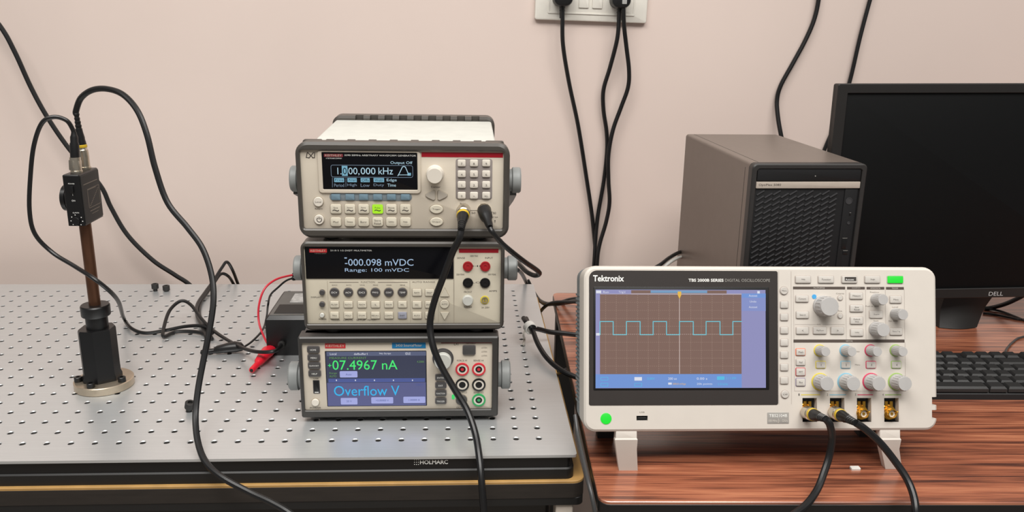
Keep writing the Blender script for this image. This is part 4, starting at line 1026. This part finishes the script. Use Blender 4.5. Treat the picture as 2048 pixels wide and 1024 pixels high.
for i, (lab, pp_) in enumerate((('black mains lead rising in a tall peak behind the rear edge of the breadboard', ((485, 590, 'y', 606), (476, 568, 'y', 600), (465, 540, 'y', 575), (454, 524, 'y', 565), (444, 535, 'y', 552), (428, 560, 'y', 525), (410, 585, 'z', 12), (395, 608, 'z', 8), (394, 630, 'z', 7), (407, 660, 'z', 6), (416, 690, 'z', 4), (404, 706, 'z', 3))),
                            ('black mains lead making a low hump behind the rear edge of the breadboard', ((482, 600, 'y', 606), (467, 568, 'y', 600), (456, 552, 'y', 575), (442, 548, 'y', 565), (428, 566, 'y', 535), (414, 586, 'z', 5), (401, 606, 'z', 3), (399, 630, 'z', 3), (410, 652, 'z', 3), (424, 678, 'z', 3))))):
    cable('mains_lead', lab, 'cable', pth(*pp_), 2.6)
# generator leads
o1 = AWo + AW1
p = pth((922, 462, 'y', 4), (918, 478, 'y', 2), (905, 505, 'y', 4), (888, 550, 'y', 12), (868, 605, 'y', 18), (860, 648, 'y', 18), (866, 692, 'y', 10), (884, 735, 'y', 4), (910, 780, 'y', -4), (934, 820, 'y', -14), (950, 865, 'y', -30), (958, 910, 'y', -50), (963, 960, 'y', -66), (968, 1030, 'y', -76), (972, 1100, 'y', -80))
t, b = cable('coaxial_cable', 'black coaxial cable with a yellow band hanging down the front of the instrument stack', 'cable', p, 3.7)
bncplug(t, b, o1 + Vector((0, 4, 0)), (p[0] - o1), 1.0, boot=max(8, (p[0] - o1).length - 20))
o2 = AWo + AW2
p = pth((980, 456, 'y', 18), (986, 466, 'y', 16), (1002, 485, 'y', 22), (1024, 504, 'y', 34), (1050, 524, 'y', 60), (1072, 539, 'y', 90), (1079, 547, 'y', 104), (1070, 551, 'y', 118), (1054, 544, 'y', 135), (1040, 530, 'y', 170), (1036, 525, 'y', 230), (1030, 530, 'y', 330))
t, b = cable('output_cable', 'black cable from the right hand generator socket looping back beside the stack', 'cable', p, 2.9)
d = (p[0] - o2); plugmesh(t, b, 'plug_boot', [(5.8, -4), (7.2, -2), (7.2, 6), (6.4, 12), (4.6, 16), (4.0, d.length - 4), (3.2, d.length)], o2 + Vector((0, 3, 0)), d, 'cable_black', 22)
p = pth((1036, 540, 'y', 420), (1044, 548, 'y', 480), (1053, 566, 'y', 598), (1062, 590, 'y', 606), (1068, 640, 'y', 612))
cable('rear_lead', 'short black lead dropping behind the rear right corner of the breadboard', 'cable', p, 3.2)
# oscilloscope leads
for i, (lab, pts) in enumerate((('black coaxial cable on the first oscilloscope input, bending down to the left', ((1652, 838, 'y', -96), (1660, 850, 'y', -98), (1664, 875, 'y', -96), (1659, 910, 'y', -98), (1648, 945, 'y', -106), (1634, 980, 'y', -118), (1612, 1010, 'y', -134), (1580, 1035, 'y', -150), (1540, 1070, 'y', -160))),
                                ('black coaxial cable on the second oscilloscope input, bending down to the right', ((1712, 846, 'y', -102), (1730, 858, 'y', -104), (1760, 885, 'y', -106), (1792, 925, 'y', -114), (1815, 960, 'y', -124), (1828, 995, 'y', -136), (1832, 1030, 'y', -146), (1833, 1080, 'y', -150))))):
    p = pth(*pts); o_ = SCO + SCM @ SCB[i]
    t, b = cable('coaxial_cable', lab, 'cable', p, 3.7)
    d = p[0] - o_
    bncplug(t, b, o_ + d.normalized() * 2, d, .95, boot=max(8, d.length - 22))
# wall cords
def plug(t, b, c, foil=False):
    mb = MB(); c = Vector(c) - b
    mb.plate(c.x - 16.5, c.x + 16.5, c.z - 4, c.z + 34, c.y - 14, c.y + 20, 'cable_black', 13, 4, 6); o = mb.build('mains_plug', t)
    if foil:
        mb = MB(); mb.plate(c.x + 1, c.x + 9, c.z + 3, c.z + 24, c.y - 14.6, c.y - 13, 'silver_foil', 1, .3); mb.build('shiny_label', o)
    mb = MB()
    pr = [(6, -1)]
    for k in range(4): pr += [(5.2 - k * .3, 2 + k * 5), (5.2 - k * .3, 5 + k * 5), (4.3, 5.5 + k * 5), (4.3, 6.5 + k * 5)]
    mb.lathe(pr, c + Vector((0, 2, -2)), (0, 0, -1), 'cable_black', 16); mb.build('strain_relief', t)
YC = WALL - 24
GC = 'power cords hanging from the wall plate'
cords = (('black power cord hanging from the left socket of the wall plate', ((1125, 8, 'y', YC), (1125, 35, 'y', YC), (1126, 90, 'y', YC), (1138, 165, 'y', YC + 6), (1156, 250, 'y', YC + 10), (1172, 350, 'y', YC + 14), (1185, 440, 'y', YC + 14), (1193, 530, 'y', YC + 8), (1198, 600, 'y', YC), (1200, 700, 'y', YC)), (1125, 8), False),
         ('black power cord from the right socket, bowing left below the wall plate', ((1239, 16, 'y', YC), (1238, 40, 'y', YC), (1234, 80, 'y', YC), (1220, 135, 'y', YC + 8), (1207, 180, 'y', YC + 12), (1207, 220, 'y', YC + 14), (1213, 262, 'y', YC + 15), (1214, 300, 'y', YC + 15), (1208, 360, 'y', YC + 15), (1196, 430, 'y', YC + 13), (1191, 480, 'y', YC + 8), (1188, 530, 'y', YC), (1180, 620, 'y', YC)), (1240, 12), True),
         ('black power cord beside the right socket, bowing right below the wall plate', ((1247, 14, 'y', YC - 8), (1248, 50, 'y', YC - 6), (1253, 95, 'y', YC), (1258, 140, 'y', YC + 3), (1256, 175, 'y', YC + 5), (1242, 215, 'y', YC + 6), (1226, 260, 'y', YC + 6), (1217, 310, 'y', YC + 5), (1217, 360, 'y', YC + 4), (1219, 405, 'y', YC + 3), (1212, 445, 'y', YC + 2), (1199, 490, 'y', YC - 2), (1194, 530, 'y', YC - 6), (1190, 640, 'y', YC - 8)), None, False))
for lab, pts, pc, foil in cords:
    p = pth(*pts); t, b = cable('power_cable', lab, 'power cable', p, 3.7, group=GC)
    if pc: plug(t, b, yat(pc[0], pc[1], YC), foil)
YW = WALL - 9
cable('hanging_wire', 'black wire curving down the wall behind the computer tower', 'cable', pth((1640, -40, 'y', YW), (1637, 0, 'y', YW), (1628, 40, 'y', YW), (1610, 82, 'y', YW), (1585, 128, 'y', YW), (1562, 170, 'y', YW), (1554, 200, 'y', YW), (1556, 235, 'y', YW - 6), (1563, 275, 'y', YW - 14), (1575, 330, 'y', YW - 20), (1590, 420, 'y', YW - 20)), 3.9)
cable('hanging_wire', 'black wire running nearly straight down the wall behind the monitor', 'cable', pth((1752, -40, 'y', YW), (1740, 0, 'y', YW), (1720, 75, 'y', YW), (1698, 168, 'y', YW), (1672, 245, 'y', YW), (1648, 302, 'y', YW), (1630, 360, 'y', YW), (1622, 460, 'y', YW)), 3.6)
cable('tower_lead', 'black lead lying behind the oscilloscope beside the computer tower', 'cable', pth((1290, 545, 'y', 420), (1318, 531, 'y', 420), (1338, 516, 'y', 440), (1358, 505, 'y', 470), (1380, 500, 'y', 520)), 3.0)
cable('white_cable', 'thin white cable behind the oscilloscope beside the black lead', 'cable', pth((1300, 556, 'y', 425), (1328, 534, 'y', 425), (1346, 521, 'y', 440), (1362, 514, 'y', 470), (1380, 510, 'y', 520)), 2.6, 'cable_white')
# leads between breadboard and oscilloscope
for lab, pts, r_ in (('upper black lead running from behind the breadboard to the oscilloscope', ((1055, 560, 'y', 605), (1072, 592, 'y', 600), (1086, 605, 'y', 540), (1108, 608, 'y', 480), (1140, 604, 'y', 430), (1175, 598, 'y', 390), (1230, 600, 'y', 340)), 3.4),
                     ('lower black lead sagging across the gap towards the oscilloscope', ((1050, 575, 'y', 608), (1076, 598, 'y', 600), (1092, 609, 'y', 545), (1118, 605, 'y', 500), (1145, 598, 'y', 460), (1175, 597, 'y', 420), (1240, 600, 'y', 360)), 3.0),
                     ('black lead curling up over the right edge of the breadboard', ((1082, 622, 'z', -26), (1088, 615, 'y', 470), (1100, 607, 'y', 455), (1120, 604, 'y', 440), (1160, 604, 'y', 400), (1230, 605, 'y', 340)), 2.8)):
    cable('crossing_lead', lab, 'cable', pth(*pts), r_, group='leads crossing from the breadboard to the oscilloscope')
g0 = (1047, 637); 
for lab, pts in (('black lead running level from the white tie to the oscilloscope', ((1047, 636, 'z', 34), (1054, 646, 'z', 32), (1064, 655, 'z', 28), (1080, 659, 'z', 22), (1100, 664, 'z', 16), (1130, 667, 'z', 12), (1165, 671, 'z', 8), (1230, 676, 'z', 6))),
                 ('black lead bending down from the white tie towards the oscilloscope', ((1052, 637, 'z', 30), (1057, 648, 'z', 28), (1066, 663, 'z', 24), (1076, 688, 'z', 16), (1094, 716, 'z', 10), (1122, 740, 'z', 6), (1160, 757, 'z', 2), (1220, 775, 'z', -2)))):
    cable('tied_lead', lab, 'cable', pth(*pts), 3.5)
tb = zat(1060, 655, 27)
tt = thing('cable_tie', 'white twist tie bundling two black leads on the breadboard', 'cable tie', tb)
ax = (zat(1068, 664, 25) - zat(1052, 644, 31))
mb = MB(); mb.lathe([(7.6, -5), (8.6, -4.5), (8.8, 4.5), (7.6, 5), (7.2, 0)], (0, 0, 0), ax, 'tie_white', 22); mb.build('band', tt)
mb = MB(); mb.tube([Vector((-6, -2, 0)), Vector((-9, -4, -10)), zat(1049, 678, 4) - tb, zat(1047, 690, 1.5) - tb], 1.6, 'clear_tail', 6, 4); mb.build('tail', tt)
cable('gap_wire', 'thin black wire dropping into the gap between breadboard and desk', 'cable', pth((1134, 738, 'z', 2), (1124, 744, 'z', -4), (1114, 752, 'z', -34), (1112, 790, 'y', 150)), 2.2)
cable('edge_wire', 'thin grey wire hanging down along the left edge of the desk', 'cable', pth((1150, 830, 'y', -50), (1155, 868, 'y', -66), (1164, 910, 'y', -92), (1174, 955, 'y', -124), (1184, 995, 'y', -140), (1192, 1040, 'y', -146), (1196, 1100, 'y', -146)), 2.0, 'cable_grey')
# monitor and keyboard leads on the desk
cable('monitor_lead', 'thick black lead curving out behind the monitor stand', 'cable', pth((1968, 617, 'y', 450), (1985, 615, 'z', -5), (2010, 608, 'z', 6), (2035, 597, 'z', 18), (2060, 584, 'z', 30), (2100, 570, 'z', 40)), 3.6)
cable('monitor_wire', 'thin black wire on the desk right of the monitor stand', 'cable', pth((1972, 617, 'z', -7), (2000, 622, 'z', -8), (2030, 633, 'z', -8), (2060, 645, 'z', -8), (2110, 660, 'z', -8)), 1.8)
cable('monitor_wire', 'lower thin wire crossing the desk right of the monitor stand', 'cable', pth((1966, 626, 'z', -8), (1990, 629, 'z', -8), (2020, 635, 'z', -8), (2045, 639, 'z', -8), (2100, 636, 'z', -8)), 1.8)
cable('keyboard_lead', 'thin dark lead rising from the rear of the keyboard', 'cable', pth((2010, 707, 'z', 2), (2014, 697, 'z', -6), (2026, 684, 'z', -8), (2044, 674, 'z', -8), (2100, 664, 'z', -8)), 1.6, 'cable_grey')
cable('desk_wire', 'short dark wire on the desk left of the monitor stand', 'cable', pth((1815, 612, 'z', -8), (1850, 610, 'z', -8), (1880, 609, 'z', -8), (1905, 607, 'z', -8)), 1.6)

# ------------------------------------------------------------------ photodetector on its post
PX_, PY_ = -524, 148
pd = thing('photodetector', 'small black photodetector on a metal rod in a round steel base', 'photodetector', (PX_, PY_, 0))
mb = MB(); mb.lathe([(33, 0), (34, .8), (34, 9.2), (33, 10), (0, 10)], (0, 0, 0), (0, 0, 1), 'base_steel', 48); bs = mb.build('base_disc', pd)
for a in (200, 262, 338, 80):
    mb = MB(); q = (28 * math.cos(R(a)), 28 * math.sin(R(a)), 10)
    mb.lathe([(4.6, -1), (4.6, 5.5), (4.1, 6), (2.2, 6), (2.2, 3.5), (0, 3.5)], q, (0, 0, 1), 'satin_black', 18); mb.build('cap_screw', bs)
mb = MB()
oct_ = [(a * .93 - 1.5, b) for a, b in [(-20, -9), (-15, -16), (3, -19), (20, -8), (21, 8), (13, 18), (-12, 18), (-20, 9)]]
mb.loft([[(x * 1.08, y * 1.08, 10) for x, y in oct_], [(x * 1.08, y * 1.08, 15) for x, y in oct_], [(x, y, 19) for x, y in oct_], [(x, y, 74) for x, y in oct_], [(x * .96, y * .96, 76) for x, y in oct_]], 'satin_black')
mb.lathe([(12.5, 75), (12.5, 92)], (0, 0, 0), (0, 0, 1), 'satin_black', 28); hd = mb.build('post_holder', pd, 25)
mb = MB(); mb.lathe([(12.5, 91), (16, 92), (16.5, 93), (16.5, 104), (15.5, 105.5), (6.6, 105.5)], (0, 0, 0), (0, 0, 1), 'satin_black', 36); mb.build('locking_collar', pd)
mb = MB(); mb.lathe([(6.6, 60), (6.6, 205)], (0, 0, 0), (0, 0, 1), 'rod_brown_reflect', 28); mb.build('post_rod', pd)
dz0 = 201; dz1 = 265
bx0, bx1, by0, by1 = -19, 2.5, -20, 31
q = yat(129.5, 400, PY_ + by0); bx0 = q.x - PX_; q = yat(164, 400, PY_ + by0); bx1 = q.x - PX_
dz1 = yat(150, 350, PY_ + by0).z; dz0 = yat(155, 452, PY_ + by0).z
mb = MB(); mb.slab(bx0, bx1, by0, by1, dz0, dz1, 'satin_black', r=2, bev=1.2); hs = mb.build('housing', pd)
mb = MB(); mb.slab(bx1 - .5, bx1 + .8, by0 + 2, by1 - 2, dz0 + 2, dz1 - 2, 'soft_black', r=.3, bev=.2)
xx = bx1 + 1.0
def sq(y0, y1, z0, z1, k='ink_soft'): mb.box(xx - .2, xx, y0, y1, z0, z1, k)
zm = (dz0 + dz1) / 2
sq(by0 + 6, by1 - 8, dz1 - 13, dz1 - 12.2); sq(by0 + 14, by1 - 14, dz1 - 20.5, dz1 - 19.8)
sq(by0 + 14, by1 - 6, zm - 12, zm - 11.5); sq(by0 + 14, by0 + 14.6, zm - 12, zm + 10); sq(by0 + 14, by1 - 6, zm + 10, zm + 10.4); sq(by1 - 6.5, by1 - 6, zm - 12, zm + 10)
for i in range(12): sq(by0 + 17 + i * 2.2, by0 + 19 + i * 2.2, zm - 10 + i * 1.5, zm - 9.2 + i * 1.5)
sq(by0 + 16, by1 - 10, zm - 16, zm - 15.3); sq(by0 + 20, by1 - 14, zm - 19.5, zm - 19)
mb.build('back_label', hs)
mb = MB()
xc = (bx0 + bx1) / 2; yf = by0 - .1
mb.text('POWER', xc, dz1 - 10, yf, 'ink_white', h=1.3, w=7); mb.build('power_lettering', hs); mb = MB(); mb.text('I', xc, zm + 7, yf, 'ink_white', h=2.4); mb.text('ON', xc, zm, yf, 'ink_white', h=1.8); mb.build('panel_lettering', hs); mb = MB(); mb.text('GAIN', xc + 1, zm - 14, yf, 'ink_white', h=1.3, w=7)
for i in range(8):
    a = R(100 + i * 42); x, z = xc + 1 + 6.5 * math.cos(a), zm - 23 + 6.5 * math.sin(a); mb.box(x - .5, x + .5, yf - .1, yf, z - .5, z + .5, 'ink_white')
mb.build('gain_scale', hs)
mb = MB(); mb.lathe([(4.2, 0), (4.2, 3), (3.8, 3.6), (0, 3.6)], (xc + 1, by0, zm - 23), (0, -1, 0), 'satin_black', 18); mb.build('gain_knob', hs)
mb = MB(); mb.plate(xc - 2, xc + 2, zm + 9, zm + 17, by0 - 2, by0, 'satin_black', 1, .3); mb.build('power_switch', hs)
mb = MB(); mb.lathe([(14, -1), (14, 4), (15, 4.4), (15, 9), (14, 9.6), (12, 9.6), (11.6, 4), (0, 4)], (bx0, (by0 + by1) / 2 - 4, zm - 1), (-1, 0, 0), 'satin_black', 32); mb.build('aperture_tube', hs)
for cc, rr_ in ((c2, 5.9), (c1, 6.2)):
    mb = MB(); x, y = cc.x - PX_, cc.y - PY_; x = max(bx0 + 4, min(bx1 - 4, x)) if rr_ < 6 else x
    mb.lathe([(rr_ + .8, dz1 - 2), (rr_ + .8, dz1 + 2), (rr_, dz1 + 2.4), (rr_, cc.z + 1)], (x, y, 0), (0, 0, 1), 'nickel', 22); mb.build('top_connector', hs)

# ------------------------------------------------------------------ loose things on the breadboard
for px, py, lab, tilt in ((311, 582, 'black cap screw standing in the rear row of holes, left one of the close pair', 0), (333, 582, 'black cap screw sitting lower in the rear row of holes, right one of the pair', 0), (378, 822, 'lone black cap screw near the front of the breadboard beside a cable', R(14))):
    q = zat(px, py, 0); h = 4.5 if px != 333 else 1.5
    t = thing('cap_screw', lab, 'screw', (q.x, q.y, 0), (tilt * .6, tilt, 0), 'loose cap screws on the breadboard')
    mb = MB(); mb.lathe([(3.4, 0), (3.4, h + 1)], (0, 0, 0), (0, 0, 1), 'matte_black', 14); mb.build('shank', t)
    mb = MB(); mb.lathe([(5.4, h), (5.6, h + .6), (5.6, h + 7.5), (5.0, h + 8), (2.9, h + 8), (2.8, h + 5), (0, h + 5)], (0, 0, 0), (0, 0, 1), 'soft_black', 20); mb.build('head', t)
# power adapter
a0 = zat(534, 711, 0)
ad = thing('power_adapter', 'black power adapter box behind the instrument stack', 'power adapter', (a0.x, a0.y, 0))
W_, D_, H_ = 76, 112, yat(534, 633, a0.y).z
mb = MB()
mb.loft([[(x, y, 0) for x, y in rr(0, W_, 0, D_, 2, 3)], [(x, y, H_ - 5) for x, y in rr(0, W_, 0, D_, 2, 3)], [(x, y, H_) for x, y in rr(4, W_ - 1, 3.5, D_ - 3, 2, 3)]], 'satin_black'); mb.build('casing', ad)
mb = MB(); mb.slab(5, W_ - 2, 5, D_ - 4, H_ - .5, H_ + .5, 'box_grey', r=1.5, bev=.3); mb.slab(10, W_ - 3, 10, D_ * .42, H_ + .2, H_ + 1.1, 'soft_black', r=1, bev=.3); mb.build('top_cover', ad)
mb = MB(); mb.slab(22, W_ - 6, D_ * .5, D_ * .86, H_ + .3, H_ + 1.0, 'label_white', r=1, bev=.1); mb.build('rating_label', ad)
# crocodile clip leads
def clip(lab, tip, tail, wire, k, kw, s_=1.0):
    tip = Vector(tip); tail = Vector(tail); base = tip.copy(); d = tail - tip; L = d.length; d = d / L
    t = thing('crocodile_clip_lead', lab, 'clip lead', base, group='crocodile clip leads')
    up = Vector((0, 0, 1)); sd = d.cross(up).normalized(); up = sd.cross(d)
    mb = MB()
    def ring(tt, w_, h_, off=0): return [d * (tt * L) + sd * (w_ * math.cos(6.2832 * i / 16)) + up * (h_ * math.sin(6.2832 * i / 16) + off) for i in range(16)]
    mb.loft([ring(0, 3.4 * s_, 3.2 * s_), ring(.03, 4 * s_, 3.8 * s_), ring(.3, 4 * s_, 3.8 * s_), ring(.36, 6 * s_, 5.5 * s_, 1), ring(.62, 8 * s_, 7 * s_, 2), ring(.8, 8.6 * s_, 8 * s_, 2), ring(.95, 8 * s_, 6 * s_, 1), ring(1, 3 * s_, 3 * s_, 0)], k)
    mb.build('clip_boot', t)
    mb = MB(); mb.lathe([(2.4 * s_, -.3), (2.2 * s_, .4), (0, .4)], (0, 0, 0), -d, 'matte_black' if k != 'cable_black' else 'soft_black', 14); mb.build('jaw_opening', t)
    mb = MB(); mb.tube([p_ - base for p_ in wire], 1.5, kw, 8, 7); mb.build('wire', t)
    e = wire[-1] - base; f = wire[-2] - base
    mb = MB(); mb.lathe([(1.6, 14), (3.4, 12), (3.6, 0), (3.6, -8)], e, f - e, 'cable_black', 14); mb.build('lead_plug', t)
    return t
clip('red crocodile clip lead lying on the breadboard in front of the power adapter', zat(503, 741, 5), zat(543, 698, 8), pth((543, 698, 'z', 8), (530, 678, 'z', 14), (518, 645, 'z', 30), (518, 610, 'y', 300), (529, 578, 'y', 310), (550, 560, 'y', 325), (575, 552, 'y', 345), (600, 548, 'y', 362)), 'red_plastic', 'cable_red')
clip('black crocodile clip lead lying on the breadboard left of the power adapter', zat(402, 705, 4), zat(488, 694, 7), pth((488, 694, 'z', 7), (505, 682, 'z', 6), (525, 660, 'z', 6), (533, 635, 'z', 10), (536, 610, 'y', 330), (541, 590, 'y', 350), (556, 575, 'y', 358), (575, 560, 'y', 362), (602, 553, 'y', 368)), 'cable_black', 'cable_black', .95)
q = zat(1710, 938, DZ)
t = MB(); t.slab(-5, 5, -3, 3, 0, 2.4, 'tie_white', r=1, bev=.5); o = t.build('plastic_scrap', None, loc=(q.x, q.y, DZ)); tag(o, 'tiny white scrap of plastic on the desk below the oscilloscope', 'scrap')
